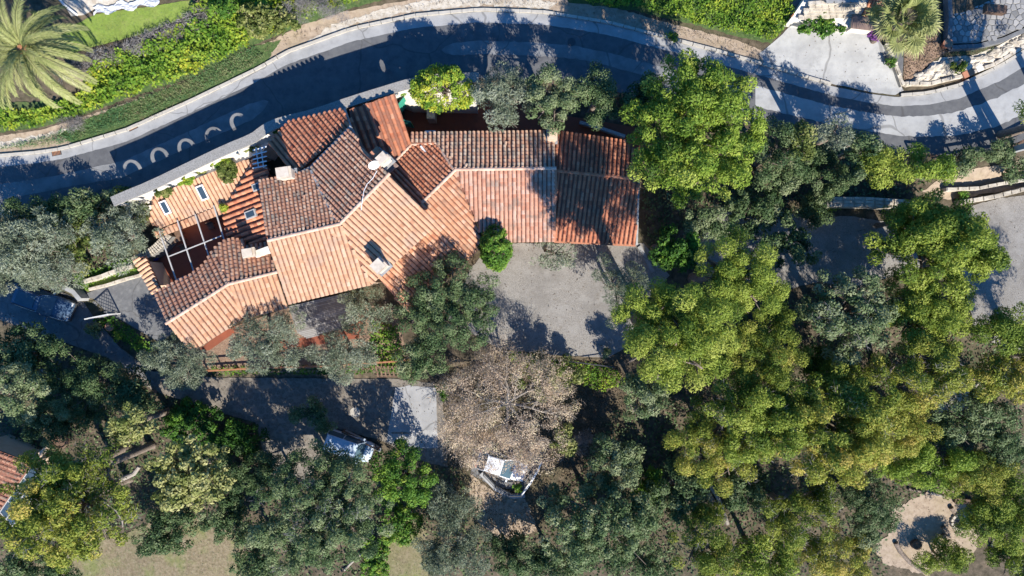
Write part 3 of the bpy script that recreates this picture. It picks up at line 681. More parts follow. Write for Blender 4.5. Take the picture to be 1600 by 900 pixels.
# west wing over the terrace
rW1, *_ = roof([(243,304,1.75),(378,250,1.75),(334,322,.95)], [(238,318),(243,304),(262,297),(342,265),(380,251),(397,249),(357,319),(348,332),(334,322),(248,357),(234,345)], 'tile', .31, .29, seed=14)
rW1b, *_ = roof([(248,357,.75),(334,322,.75),(296,353,.55)], [(249,360),(334,325),(347,334),(244,372),(242,362)], 'tile', .31, .29, seed=15)
rW2, *_ = roof([(349,333,.95),(330,270,.95),(415,313,1.95)], [(349,333),(357,319),(397,252),(420,262),(420,376),(395,384),(382,374),(356,368)], 'tile_red', .44, .32, seed=16)
flat_strip('valley_gutter', [(349,333,.95),(358,318,1.15),(397,251,1.9)], .12, 'dark_metal', .04)
mb = MB(); q = [px2w(*p, .5) for p in ((243,306),(395,252),(345,331),(248,354))]; mb.prism([p.to_2d() for p in q], -2.4, [1.45, 1.45, .6, .6][:4]); mb.part('wall', M['plaster'], villa)
mb = MB(); q = [px2w(*p, .5) for p in ((353,335),(418,270),(418,376),(360,366))]; mb.prism([p.to_2d() for p in q], -2.4, [.75, 1.5, 1.5, .75]); mb.part('wall', M['plaster_red'], villa)
rW3, *_ = roof([(260,505,2.7),(357,444,2.7),(303,425,2.02)], [(241,458),(275,441),(300,429),(320,412),(334,391),(357,444),(260,505)], 'tile_dark', .36, .32, individual=True, wall='plaster', seed=17)
rW3b, *_ = roof([(357,444,2.7),(432,426,2.7),(363,373,1.7)], [(334,390),(347,378),(363,373),(382,376),(384,386),(416,380),(432,426),(357,444)], 'tile_dark', .35, .31, individual=True, wall='plaster', seed=18)
rW4, *_ = roof([(260,505,2.7),(357,444,2.7),(299,548,1.92)], [(260,505),(357,444),(382,497),(299,549)], 'tile', .40, .34, wall='plaster_red', inset=1.3, seed=19)
rW4b, *_ = roof([(357,444,2.7),(432,426,2.7),(448,480,1.9)], [(357,444),(432,426),(448,481),(382,497)], 'tile', .36, .32, wall='plaster_red', inset=1.2, seed=20)
ridge_line(rW4, [(259,506,2.7),(357,444,2.7),(433,425,2.7)])
roof([(212,404,.95),(241,458,.95),(228,402,1.2)], [(210,405),(228,400),(252,452),(240,459)], 'tile', .36, .30, individual=True, wall='plaster', seed=21)
print('individual tiles', n_ind[0])
# chimneys
def chimney(px, py, z, w_, d_, h, an, m='chimney', caps=1):
    p = px2w(px, py, z); mb = MB(); c = math.cos(an); s = math.sin(an)
    mb.box(p + Vector((0, 0, h / 2 - .3)), (w_, d_, h + .6), an); ch = mb.part('chimney', M[m], villa)
    mb = MB(); mb.box(p + Vector((0, 0, h + .04)), (w_ + .16, d_ + .16, .08), an); mb.part('chimney_slab', M[m], ch)
    mb = MB(); mb.box(p + Vector((0, 0, h + .11)), (w_ * .62, d_ * .62, .08), an); mb.part('flue', M['dark_metal'], ch)
    mb = MB(); mb.box(p + Vector((0, 0, .02)), (w_ + .3, d_ + .3, .22), an); mb.part('flashing', M['lead'], ch)
    for k in range(caps):
        o = (k - (caps - 1) / 2) * w_ / caps
        q = p + Vector((c * o, s * o, h + .08)); mb = MB()
        for a in (-1, 1):
            for b in (-1, 1): mb.box(q + Vector((c * a * w_ / caps * .33 - s * b * d_ * .33, s * a * w_ / caps * .33 + c * b * d_ * .33, .12)), (.1, .1, .24), an)
        mb.part('chimney_leg', M[m], ch)
        mb = MB(); mb.box(q + Vector((0, 0, .28)), (w_ / caps * .95, d_ * 1.05, .08), an); mb.part('chimney_cap', M[m], ch)
    return ch
chimney(453,275, 5.1, .9, .65, 1.25, .15)
chimney(603,253, 5.9, .75, .55, 1.15, .75, caps=1)
chimney(592,243, 5.7, .6, .45, .8, .75, m='terracotta')
chimney(598,416, 5.0, .8, .7, 1.45, .75)
chimney(397,396, 2.0, .8, .55, 1.0, .15)
chimney(862,214, 2.9, .55, .75, .8, 0, m='plaster')
# low parapet wall right of the west chimney
mb = MB(); mb.bar(px2w(402,398, 2.2), px2w(424,390, 2.2), .5, 1.0); mb.part('parapet', M['white_wall'], villa)
# skylights
def skylight(px, py, z, L_, w_, an, pitch_dir, frame='white_paint'):
    p = px2w(px, py, z); D = Vector((pitch_dir[0], pitch_dir[1], 0)).normalized(); D.z = -.28; D.normalize(); U = D.cross(Vector((0, 0, 1))).normalized(); N = U.cross(D); N = -N if N.z < 0 else N
    def slab(l, w2, z0, z1):
        V = []
        for zz in (z0, z1):
            for a, b in ((-1, -1), (1, -1), (1, 1), (-1, 1)): V.append(p + D * (a * l / 2) + U * (b * w2 / 2) + N * zz)
        return V, [(3,2,1,0),(4,5,6,7),(0,1,5,4),(1,2,6,5),(2,3,7,6),(3,0,4,7)]
    fr = part('skylight', *slab(L_, w_, -.05, .17), M[frame], villa)
    part('glass', *slab(L_ - .22, w_ - .2, .15, .19), M['glass'], fr)
skylight(259, 324, 1.55, 1.05, .55, 0, (.36, -.93)); skylight(317, 301, 1.5, 1.15, .6, 0, (.36, -.93))
skylight(393, 335, 1.7, .95, .6, 0, (-.95, -.3), 'grey_steel'); skylight(403, 292, 1.9, .8, .55, 0, (-.95, -.3), 'grey_steel')
# green shutters open beside the east door, small vent pipe and white cooling unit
for px, py, an in ((629,164,.9),(636,193,-.25)):
    p = px2w(px, py, .9); mb = MB(); mb.box(p, (.85, .06, 1.9), an); sh = mb.part('shutter', M['green_paint'], villa)
    for k in range(9):
        mb = MB(); q = p + Vector((-math.sin(an) * -.05, math.cos(an) * -.05, -.8 + k * .2)); mb.box(q, (.7, .05, .06), an); mb.part('slat', M['green_paint'], sh)
mb = MB(); p = px2w(661, 233, 2.75); mb.tube([p + Vector((-.15, .2, .1)), p + Vector((.2, -.28, .14))], .09, 8); mb.part('vent_pipe', M['white_paint'], villa)
p = px2w(673, 209, 2.2); mb = MB(); mb.box(p, (.78, .34, .6)); u_ = mb.part('cooling_unit', M['white_paint'], villa)
mb = MB(); mb.tube([p + Vector((.1, 0, .29)), p + Vector((.1, 0, .32))], .14, 12); mb.part('fan_grille', M['dark_metal'], u_)
# courtyard retaining wall, small pillar
mb = MB(); p = px2w(673, 178, .4); mb.box(p - Vector((0, 0, .8)), (.62, .75, 1.7)); mb.solo('garden_pillar', M['stone'], 'square stone pillar standing in the dark red courtyard under the yellow-green bush', 'pillar')
# dish and its cable
p = px2w(584, 257, 7.0); t = thing('satellite_dish', p - Vector((0, 0, .9)), 'white satellite dish on a mast beside the two chimneys on the main ridge', 'satellite dish')
mb = MB(); mb.tube([p - Vector((0, 0, .9)), p - Vector((0, 0, .1))], .03, 6); mb.part('mast', M['grey_steel'], t)
V = []; Q = []; dv = Vector((.35, -.78, .52)).normalized(); a = dv.cross(Vector((0, 0, 1))).normalized(); b = a.cross(dv)
for j, r in enumerate((0, .17, .31, .39)):
    for k in range(18): q = 2 * PI * k / 18; V.append(p + a * math.cos(q) * r * 1.02 + b * math.sin(q) * r + dv * (r * r * .45))
for j in range(3): Q += [(j * 18 + k, j * 18 + (k + 1) % 18, j * 18 + 18 + (k + 1) % 18, j * 18 + 18 + k) for k in range(18)]
part('reflector', V + [v - dv * .02 for v in V], Q + [tuple(72 + i for i in reversed(f)) for f in Q], M['white_paint'], t, smooth=True)
mb = MB(); mb.tube([p - b * .42 + dv * .02, p - b * .15 + dv * .5], .015, 5); mb.tube([p - b * .15 + dv * .46, p - b * .15 + dv * .56], .04, 8); mb.part('feed_arm', M['grey_steel'], t)
mb = MB(); cb = [(589,268,6.75),(583,279,6.62),(574,288,6.62),(569,299,6.62),(567,311,6.62),(565,325,6.3),(563,345,5.95),(562,364,5.7)]
mb.tube([px2w(*q) + Vector((0, 0, .1)) for q in cb], .022, 5); mb.solo('cable', M['hose'], 'thin white cable running from the satellite dish over the main ridge', 'cable')
mb = MB(); cb = [(562,364,5.75),(558,375,5.6),(562,384,5.5),(572,390,5.4),(583,400,5.3),(592,408,5.2)]
mb.tube([px2w(*q) + Vector((0, 0, .1)) for q in cb], .018, 5); mb.solo('cable', M['dark_metal'], 'grey cable looping across the sunny tiles to the lower chimney', 'cable')
# ------------------------------------------------------------------ pergola frame over the terrace, white trellis
pg = thing('pergola', px2w(300, 400, -1.2), 'pale steel pergola frame without a cover over the red terrace', 'pergola')
zp = 1.25; ends = []
for a, b in (((247,356),(276,439)),((277,344),(304,428)),((305,335),(333,420)),((334,321),(361,410))):
    mb = MB(); mb.bar(px2w(*a, zp), px2w(*b, zp), .09, .09); mb.part('rafter', M['grey_steel'], pg)
for a, b, dz in (((264,401),(348,368),.06),((276,440),(361,411),.06),((275,437),(360,408),-.06)):
    mb = MB(); mb.bar(px2w(*a, zp) + Vector((0, 0, dz)), px2w(*b, zp) + Vector((0, 0, dz)), .08, .05); mb.part('purlin', M['grey_steel'], pg)
for a in ((249,361),(276,438),(360,408)):
    q = px2w(*a, zp); mb = MB(); mb.bar(q, Vector((q.x, q.y, -1.2)), .08, .08); mb.part('post', M['grey_steel'], pg)
tr = thing('trellis', px2w(405, 245, 1.0), 'small white slatted trellis over the dark gap beside the west roof', 'trellis')
for y in (231, 238.5, 246, 253.5, 260.5):
    mb = MB(); mb.bar(px2w(395, y + 4 - (y - 231) * .05, 3.1), px2w(417, y - 2, 3.1), .08, .06); mb.part('slat', M['white_paint'], tr)
for x in (401, 409):
    mb = MB(); mb.bar(px2w(x - 1, 230, 3.02), px2w(x + 3, 262, 3.02), .06, .08); mb.part('rail', M['white_paint'], tr)
mb = MB(); q = px2w(398, 234, 3.0); mb.bar(q, Vector((q.x, q.y, 1.4)), .08, .08); q = px2w(411, 260, 3.0); mb.bar(q, Vector((q.x, q.y, 1.6)), .08, .08); mb.part('post', M['white_paint'], tr)
# terrace furniture
p = G(281, 372); t = thing('table', p, 'dark low table on the red terrace below the roof edge', 'table')
mb = MB(); mb.box(p + Vector((0, 0, .72)), (1.25, .8, .06), .38); mb.part('table_top', M['wood_brown'], t)
for a in (-1, 1):
    for b in (-1, 1):
        mb = MB(); mb.box(p + Vector((.5 * a * .93 - .3 * b * .37, .5 * a * .37 + .3 * b * .93, .35)), (.07, .07, .7), .38); mb.part('leg', M['wood_brown'], t)
p = G(246, 404); mb = MB(); mb.tube([p, p + Vector((0, 0, .15)), p + Vector((0, 0, .45))], [.16, .22, .2], 10); mb.solo('flower_pot', plain('blue_glaze', (.03,.05,.22), .3), 'small dark blue pot in the corner of the red terrace', 'pot')
for px, py, an in ((333,354,.4),(291,389,.4)):
    p = G(px, py); lab = 'dark chair at the right-hand corner of the red terrace' if px > 300 else 'low dark chair in the middle of the red terrace under the pergola'
    t = thing('chair', p, lab, 'chair', 'chairs on the terrace'); mb = MB(); mb.box(p + Vector((0, 0, .44)), (.5, .5, .06), an); mb.part('seat', M['wood_brown'], t)
    mb = MB(); mb.box(p + Vector((-.08, .22, .7)), (.5, .05, .5), an); mb.part('backrest', M['wood_brown'], t)
    for a in (-1, 1):
        for b in (-1, 1): mb = MB(); mb.box(p + Vector((.2 * a, .2 * b, .21)), (.05, .05, .42), an); mb.part('leg', M['wood_brown'], t)
# curved stone garden wall left of the terrace
arc = [(204,402),(216,396),(229,390),(240,382),(250,371),(256,362)]
sw = [px2w(*q, .35) for q in smooth_px(arc, 2)]
t = thing('stone_wall', sw[len(sw) // 2] - Vector((0, 0, 1.5)), 'curved pale stone wall at the left end of the red terrace', 'wall')
mb = MB(); L2 = [p.to_2d() for p in sw]; R2 = offset_line([tuple(q) for q in L2], -.65)
for i in range(len(L2) - 1): mb.prism([L2[i], L2[i + 1], R2[i + 1], R2[i]], -1.5, .28)
mb.part('wall_core', M['mortar'], t)
rg = random.Random(4)
for i in range(len(L2) - 1):
    for k in range(3):
        c = L2[i].lerp(L2[i + 1], .5).lerp(Vector(R2[i]).lerp(Vector(R2[i + 1]), .5), (k + .5) / 3)
        mb = MB(); mb.box((c.x, c.y, .3 + rg.uniform(0, .04)), ((L2[i] - L2[i + 1]).length * rg.uniform(.8, 1.0), .2, .12), math.atan2(*(L2[i + 1] - L2[i]).yx) + rg.uniform(-.2, .2), .85); mb.part('stone', M['stone'], t)
# grey deck with planks
dk = [(452,478),(548,456),(556,488),(545,512),(480,528),(466,520)]
t = thing('deck', G(500, 492), 'weathered grey plank deck below the eave of the sunny main roof', 'deck')
A_ = G(452, 478); e = (G(548, 456) - A_).to_2d().normalized(); nrm = Vector((e.y, -e.x))
dp = np.array([tuple(G(*q).to_2d()) for q in dk])
for k in range(22):
    v = .03 + k * .135 + .065; us = []
    rel = [((Vector(q) - A_.to_2d()).dot(e), (Vector(q) - A_.to_2d()).dot(nrm)) for q in dp.tolist()]
    for a, b in zip(rel, rel[1:] + rel[:1]):
        if (a[1] > v) != (b[1] > v): us.append(a[0] + (v - a[1]) / (b[1] - a[1]) * (b[0] - a[0]))
    if len(us) < 2: continue
    u0, u1 = min(us), max(us); cut = u0 + (u1 - u0) * random.Random(k).uniform(.3, .7)
    for a, b in ((u0, cut - .01), (cut + .01, u1)):
        c = A_.to_2d() + e * (a + b) / 2 + nrm * v; mb = MB(); mb.box((c.x, c.y, A_.z + .22 + random.Random(k * 3).uniform(-.01, .01)), (b - a, .118, .04), math.atan2(e.y, e.x))
        pt = mb.part('plank', M['deck'], t, kind=None); a_ = pt.data.attributes.new('tint', 'FLOAT', 'POINT'); a_.data.foreach_set('value', np.full(8, .5, np.float32))
mb = MB(); mb.prism([Vector(q) for q in dp.tolist()], A_.z + .02, A_.z + .17); mb.part('joists', M['wood_brown'], t)
# ------------------------------------------------------------------ foliage
def unit(a): return a / (np.linalg.norm(a, axis=-1, keepdims=True) + 1e-9)
def sphere(rg, n, up=0.0):
    d = rg.normal(size=(n, 3)); d = unit(d); d[:, 2] = d[:, 2] + up; return unit(d)
def leaf_quads(P, Dr, Sd, L_, W_, fold=0.0):
    """one rhombus per leaf: base P, along Dr, across Sd"""
    L_ = L_[:, None]; W_ = W_[:, None]
    a = P; b = P + Dr * L_ * .5 + Sd * W_ * .5; c = P + Dr * L_; d = P + Dr * L_ * .5 - Sd * W_ * .5
    V = np.stack([a, b, c, d], 1).reshape(-1, 3)
    return V, np.arange(len(V)).reshape(-1, 4)
def clump_leaves(rg, C, Rd, n_per, L_, W_, mode, up=.35, tint=None, squash=.85):
    """leaves over clumps: C centres, Rd radii, n_per leaves for a clump of mean size"""
    wgt = (Rd / Rd.mean()) ** 2; cnt = np.maximum(3, (n_per * wgt)).astype(int)
    idx = np.repeat(np.arange(len(C)), cnt); n = len(idx)
    d = sphere(rg, n, up); rad = rg.uniform(.45, 1.0, n) ** .6
    off = d * (Rd[idx] * rad)[:, None]; off[:, 2] *= squash
    P = C[idx] + off
    if mode == 'needle':
        nn = unit(d + rg.normal(size=(n, 3)) * .38 + np.array([0, 0, .15])); Dr = unit(unit(np.cross(nn, rg.normal(size=(n, 3)))) + d * .35); Sd = unit(np.cross(nn, Dr))
    elif mode == 'spray':
        Dr = unit(d * .9 + rg.normal(size=(n, 3)) * .8); Sd = unit(np.cross(Dr, rg.normal(size=(n, 3)) + np.array([0, 0, .6])))
    else:
        nn = unit(d + rg.normal(size=(n, 3)) * .45 + np.array([0, 0, .35])); Dr = unit(np.cross(nn, rg.normal(size=(n, 3)))); Sd = np.cross(nn, Dr)
    l = L_ * rg.uniform(.7, 1.3, n); w_ = W_ * rg.uniform(.7, 1.3, n)
    V, Q = leaf_quads(P - Dr * l[:, None] * .3, Dr, Sd, l, w_)
    t = tint[idx] + rg.normal(0, .10, n)
    return V, Q, np.repeat(np.clip(t, .01, .99), 4)
KIND = {                    # leaf length, width, leaves per m2 of crown, mode, clump radius, upward bias, mean tint, tint spread
    'pine':   (.20, .07, 620, 'needle', .62, .35, .55, .17),
    'pine_yellow': (.20, .07, 600, 'needle', .58, .35, .50, .13),
    'olive':  (.21, .05, 480, 'spray', .42, .25, .50, .16),
    'oak':    (.165, .095, 430, 'flat', .45, .25, .50, .18),
    'broad':  (.19, .12, 330, 'flat', .42, .3, .55, .18),
    'yellowish': (.2, .125, 320, 'flat', .42, .3, .55, .17),
    'ivy':    (.17, .13, 330, 'flat', .40, .3, .52, .2),
    'pine_fresh': (.20, .07, 620, 'needle', .62, .35, .55, .17),
    'dry':    (.12, .075, 330, 'flat', .5, .1, .5, .22),
    'grey_twig': (.30, .018, 420, 'spray', .45, .2, .5, .2),
}
CAT_TREE = {'pine': 'pine_tree', 'pine_fresh': 'pine_tree', 'pine_yellow': 'pine_tree', 'olive': 'olive_tree', 'oak': 'oak_tree', 'broad': 'broadleaf_tree', 'yellowish': 'autumn_tree', 'dry': 'bare_tree'}
tri_count = [0]
def tree(kind, px, py, rx, ry, h, label, group=None, ang=0.0, seed=0, cov=1.0, name=None, cat='tree', tint=0.0, grad=0.0, lobes=None, bark='bark', trunk=True, base_px=None, flat=.42, limbs=1.0, twigs=0.0, solid=False, clump=1.0, dens=1.0, outline=.16):
    """tree whose crown is seen at photo pixel (px, py) with half-axes rx, ry in photo pixels and top h metres above its foot"""
    rg = np.random.default_rng(seed * 7 + 3); rr = random.Random(seed)
    l, wd, dn, mode, cr, up, tm, ts = KIND[kind]; cr *= clump
    lv = np.random.default_rng(seed + 500).uniform(.82, 1.22); l *= lv; wd *= lv * np.random.default_rng(seed + 900).uniform(.85, 1.15); dn /= lv ** 1.6
    zg = G(px, py, h * .6).z - h * .6
    rx *= 1.07; ry *= 1.07
    zc = zg + h * .66
    c = px2w(px, py, zc); k = (H - zc) / F; a, b = rx * k, ry * k
    base = Vector(base_px(px, py)) if callable(base_px) else (G(*base_px) if base_px else Vector((c.x, c.y, gz(c.x, c.y))))
    t = thing(name or CAT_TREE[kind], base, label, cat, group)
    area = PI * a * b
    rzh = min(h * .36, max(a, b) * flat * 1.5)             # half height of the crown
    # lobes: big masses of the crown, set out unevenly
    nl = lobes or max(4, int(2.2 * math.sqrt(area) + 1))
    LB = []
    for i in range(nl):
        q = i * 2.39996 + rr.uniform(-.5, .5); f = math.sqrt((i + .35) / nl) * rr.uniform(.82, 1.05)
        LB.append((f * math.cos(q), f * math.sin(q), rr.uniform(.30, .48) * (1.25 if kind[:4] == 'pine' else 1.1) * min(1.0, 2.6 / math.sqrt(nl) + .42) * (1.15 - .35 * f), rr.uniform(-.12, .12)))
    ca, sa = math.cos(ang), math.sin(ang)
    nclump = max(8, int(area / (PI * cr * cr) * 2.3 * cov))
    U = []; 
    per = max(3, int(nclump / nl))
    for (fx, fy, fr, dz) in LB:
        m = per + rr.randint(-1, 2)
        d = sphere(rg, m, .55); rad = rg.uniform(.72, 1.0, m)
        x = fx * (1 - fr * .6) + d[:, 0] * rad * fr; y = fy * (1 - fr * .6) + d[:, 1] * rad * fr
        f2 = np.clip(1 - (fx * fx + fy * fy) * .75, .08, 1)
        z = math.sqrt(f2) * .55 + dz + d[:, 2] * rad * fr * .95
        U.append(np.column_stack([x, y, z]))
    U = np.concatenate(U)
    if solid:
        d = sphere(rg, len(U) * 2, .25); d[:, :2] *= .96; d[:, 2] = d[:, 2] * .95 + .1; U = d * rg.uniform(.82, 1.0, len(d))[:, None]
    r_ = np.hypot(U[:, 0], U[:, 1]); lim = 1.0 + outline * np.sin(np.arctan2(U[:, 1], U[:, 0]) * 3 + seed) * .6 + outline * .4 * np.sin(np.arctan2(U[:, 1], U[:, 0]) * 7 + seed * 2)
    over = np.maximum(r_ / (lim * (1 - cr * .45 / max(a, b, 1.0))), 1.0); U[:, 0] /= over; U[:, 1] /= over
    X = U[:, 0] * a; Y = U[:, 1] * b
    C = np.column_stack([c.x + X * ca - Y * sa, c.y + X * sa + Y * ca, zc + (U[:, 2] - .45) * rzh * 1.6])
    C[:, 2] = np.minimum(C[:, 2], zg + h); C[:, 2] = np.maximum(C[:, 2], zg + .35)
    Rd = cr * rg.uniform(.7, 1.3, len(C)); Rd = np.minimum(Rd, max(.18, min(a, b) * .5))
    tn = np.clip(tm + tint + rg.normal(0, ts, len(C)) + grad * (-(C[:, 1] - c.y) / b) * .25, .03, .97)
    n_per = dn * dens * area * cov / len(C)
    V, Q, T = clump_leaves(rg, C, Rd, n_per, l, wd, mode, up, tn)
    tri_count[0] += 2 * len(Q)
    part('crown', V, Q, M[kind], t, tint=T)
    if twigs:
        sel = rg.permutation(len(C))[:max(4, int(len(C) * twigs))]
        V2, Q2, T2 = clump_leaves(rg, C[sel] + np.array([0, 0, .15]), Rd[sel] * 1.1, 26, .55, .022, 'spray', .5, np.full(len(sel), .6))
        part('dead_twigs', V2, Q2, M['grey_twig'], t, tint=T2, kind='stuff'); tri_count[0] += 2 * len(Q2)
    if trunk:
        mb = MB(); tr_ = .05 + .028 * h
        fork = Vector((c.x, c.y, zc - rzh * .75)); fork.z = max(fork.z, base.z + .25 * h); fork = base.lerp(fork, 1.0)
        mid = base.lerp(fork, .5) + Vector((rr.uniform(-.15, .15), rr.uniform(-.15, .15), 0)) * h * .12
        mb.tube([base - Vector((0, 0, .2)), base + Vector((0, 0, .2)), mid, fork], [tr_ * 1.35, tr_, tr_ * .85, tr_ * .7], 8)
        step = max(1, int(len(LB) / (12 * limbs)))
        for (fx, fy, fr, dz) in LB[::step]:
            X, Y = fx * a * .85, fy * b * .85
            e = Vector((c.x + X * ca - Y * sa, c.y + X * sa + Y * ca, zc + (math.sqrt(max(.08, 1 - .75 * (fx * fx + fy * fy))) * .55 - .35) * rzh * 1.6))
            m1 = fork.lerp(e, .5) + Vector((rr.uniform(-.2, .2), rr.uniform(-.2, .2), rr.uniform(-.05, .25))) * max(a, .6) * .5
            mb.tube([fork, m1, e], [tr_ * .5, tr_ * .32, tr_ * .1], 5)
            for _ in range(3):
                s_ = m1.lerp(e, rr.uniform(.1, .8)); d2 = Vector((rr.uniform(-1, 1), rr.uniform(-1, 1), rr.uniform(-.1, .7))) * max(.5, a * .32)
                mb.tube([s_, s_ + d2 * .5 + Vector((0, 0, .05)), s_ + d2], [tr_ * .16, tr_ * .1, .012], 4)
        mb.part('trunk', M[bark], t, smooth=True)
    return t
def shrub(kind, px, py, rx, ry, h, label, group=None, **kw):
    kw.setdefault('flat', .7); kw.setdefault('clump', .62)
    return tree(kind, px, py, rx, ry, h, label, group, name=kw.pop('name', 'shrub'), cat=kw.pop('cat', 'shrub'), **kw)
def cover(name, kind, poly_px, per_m2, L_, W_, hgt, seed=1, lump=.5, mode='flat', tint=0.0, tex=1.0, label=None, hole=None):
    """leafy ground cover nobody could count: leaves heaped over a patch of terrain"""
    rg = np.random.default_rng(seed)
    poly = [tuple(G(*p).to_2d()) for p in poly_px]; A = np.array(poly); lo, hi = A.min(0), A.max(0)
    n = int((hi[0] - lo[0]) * (hi[1] - lo[1]) * per_m2); P = np.column_stack([rg.uniform(lo[0], hi[0], n), rg.uniform(lo[1], hi[1], n)])
    P = P[inside(P, poly)]
    for nm in (hole or ()):
        for q in SHEETS.get(nm, []): P = P[~inside(P, q)]
    n = len(P)
    f = lambda s, o: np.sin(P[:, 0] * s + o + 1.7 * np.sin(P[:, 1] * s * .7 + o)) * np.sin(P[:, 1] * s * 1.13 + 2 * o + 1.3 * np.sin(P[:, 0] * s * .6))
    hh = .5 + .28 * f(1.4, .3 + seed) + .22 * f(3.1, 1.1 + seed) + .16 * f(6.7, 2.2)
    z = ground(P[:, 0], P[:, 1]) + .05 + hgt * np.clip(hh, 0, 1.2) * rg.uniform(.55, 1.0, n) ** .7
    C = np.column_stack([P, z])
    if mode == 'flat':
        nn = unit(rg.normal(size=(n, 3)) * .55 + np.array([0, 0, .9])); Dr = unit(np.cross(nn, rg.normal(size=(n, 3)))); Sd = np.cross(nn, Dr)
    elif mode == 'blade':
        Dr = unit(rg.normal(size=(n, 3)) * .6 + np.array([0, 0, .8])); Sd = unit(np.cross(Dr, rg.normal(size=(n, 3))))
    else:
        Dr = unit(rg.normal(size=(n, 3)) * np.array([1, 1, .5])); Sd = unit(np.cross(Dr, rg.normal(size=(n, 3))))
    V, Q = leaf_quads(C, Dr, Sd, L_ * rg.uniform(.6, 1.4, n), W_ * rg.uniform(.6, 1.4, n))
    tt = np.clip(.5 + tint + .20 * f(.9, 4 + seed) * tex + .12 * f(2.3, 5) + rg.normal(0, .13, n), .02, .98)
    tri_count[0] += 2 * n
    base = np.array([A[:, 0].mean(), A[:, 1].mean(), 0.0])
    return solo(name, V, Q, M[kind], kind='stuff', tint=np.repeat(tt, 4), base=base)
GP = 'pines of the wood and garden'; GO = 'olive trees around the villa'; GK = 'dark evergreen oaks of the wood'; GB = 'leafy green trees and bushes'; GY = 'trees with yellowing leaves'
# ---- big pines
tree('pine_fresh', 1083, 205, 102, 114, 12.5, 'large bright green pine beside the road at the right end of the villa', GP, seed=1, lobes=30, tint=.03, cov=1.22, dens=.95)
tree('pine', 1148, 432, 74, 74, 15.0, 'bright green pine top standing just left of the shaded gravel yard', GP, seed=2, lobes=18, tint=.05, cov=1.22, dens=.95)
tree('pine', 1055, 515, 98, 92, 18.5, 'broad bright pine overhanging the right edge of the sunlit gravel yard', GP, seed=3, lobes=24, tint=.06, grad=.35, cov=1.22, dens=.95)
tree('pine_yellow', 1170, 545, 92, 84, 8.0, 'green pine with yellow ochre lower fringe right of the gravel yard', GP, seed=4, lobes=20, tint=.0, grad=.8, cov=1.22, dens=.95)
tree('pine', 1462, 385, 92, 78, 8.5, 'tall green pine between the two shaded gravel yards on the right', GP, seed=5, lobes=22, tint=0, cov=1.22, dens=.95)
tree('pine', 1415, 345, 28, 34, 6.0, 'small rounded pale green pine at the upper left of the tall gravel yard pine', GP, seed=6, lobes=6, tint=.05)
tree('pine', 1440, 490, 80, 72, 7.0, 'dark hearted green pine below the tall pine at the right', GP, seed=7, lobes=18, cov=0.79, tint=-.02)
tree('oak', 1328, 490, 70, 76, 8.5, 'grey-green oak with pale leaves below the shaded gravel yard', GK, seed=8, twigs=0.15, lobes=18, tint=.2)
tree('pine_yellow', 1440, 580, 82, 62, 10.0, 'ochre-tinged pine with a bare forked trunk showing in its middle', GP, seed=9, twigs=0.35, lobes=14, cov=.75, tint=.05, grad=.4)
tree('pine', 1572, 520, 48, 46, 8.5, 'green pine at the right picture edge below the gravel', GP, seed=10, lobes=9, tint=-.04)
tree('pine_yellow', 1565, 588, 58, 42, 7.5, 'golden pine at the right picture edge above the grey bush', GP, seed=11, twigs=0.2, lobes=10, tint=.2)
tree('pine', 1190, 650, 92, 76, 9.5, 'green pine with silvery bare twigs in its middle, below the ochre-fringed pine', GP, seed=12, twigs=0.22, lobes=18, cov=0.75, tint=-.04)
tree('pine_yellow', 1120, 690, 76, 68, 7.0, 'yellow-green pine leaning over a bare fallen trunk', GP, seed=13, twigs=0.2, lobes=16, tint=.02, grad=.4)
tree('pine_yellow', 1300, 665, 108, 92, 11.0, 'wide ochre and green pine in the middle of the right-hand wood', GP, seed=14, twigs=0.12, lobes=26, tint=.02, grad=.8, cov=1.22, dens=.95)
tree('pine', 1290, 590, 70, 44, 5.0, 'dark green pine tucked between the oak and the wide ochre pine', GP, seed=15, lobes=10, cov=0.70, tint=-.1)
tree('pine_yellow', 1400, 665, 58, 50, 6.5, 'small golden-edged pine at the right shoulder of the wide ochre pine', GP, seed=16, lobes=10, tint=.08, grad=.5)
tree('pine_fresh', 1440, 722, 80, 38, 5.0, 'fresh green pine above the sandy clearing', GP, seed=17, lobes=14, tint=.08)
tree('pine_yellow', 1520, 745, 62, 40, 4.5, 'yellow-rimmed pine above the fire pit', GP, seed=18, lobes=10, tint=.02, grad=.4)
tree('pine', 1562, 805, 62, 66, 5.0, 'green pine right of the fire pit', GP, seed=19, lobes=14, tint=0)
tree('pine', 1474, 872, 44, 24, 2.2, 'low green pine at the lower edge of the sandy clearing', GP, seed=20, lobes=8, tint=.05)
tree('oak', 1515, 655, 78, 48, 4.5, 'sparse grey-green bush tree above the yellow-rimmed pine', GK, seed=21, lobes=12, cov=.8, tint=.12)
tree('oak', 1352, 800, 56, 56, 4.5, 'dark round oak left of the sandy clearing', GK, seed=22, lobes=12, tint=0)
tree('pine_yellow', 1240, 800, 66, 64, 7.0, 'thin mixed brown and green pine left of the round oak', GP, seed=23, twigs=0.4, lobes=12, cov=.6, tint=-.05)
tree('pine_yellow', 1290, 868, 70, 46, 5.5, 'rusty ochre pine at the bottom edge of the picture', GP, seed=24, twigs=0.25, lobes=12, tint=.25, cov=.9)
tree('pine', 1190, 870, 54, 48, 6.0, 'green pine at the bottom edge left of the rusty ochre pine', GP, seed=25, lobes=9, cov=0.62)
tree('pine_yellow', 1100, 850, 62, 58, 6.5, 'faded yellow-green pine at the bottom edge beside the fallen trunk', GP, seed=26, twigs=0.2, lobes=12, cov=0.66, tint=-.02)
tree('oak', 1160, 762, 46, 40, 4.5, 'small dark oak in the shade below the yellow-green pine', GK, seed=27, lobes=8, tint=-.1)
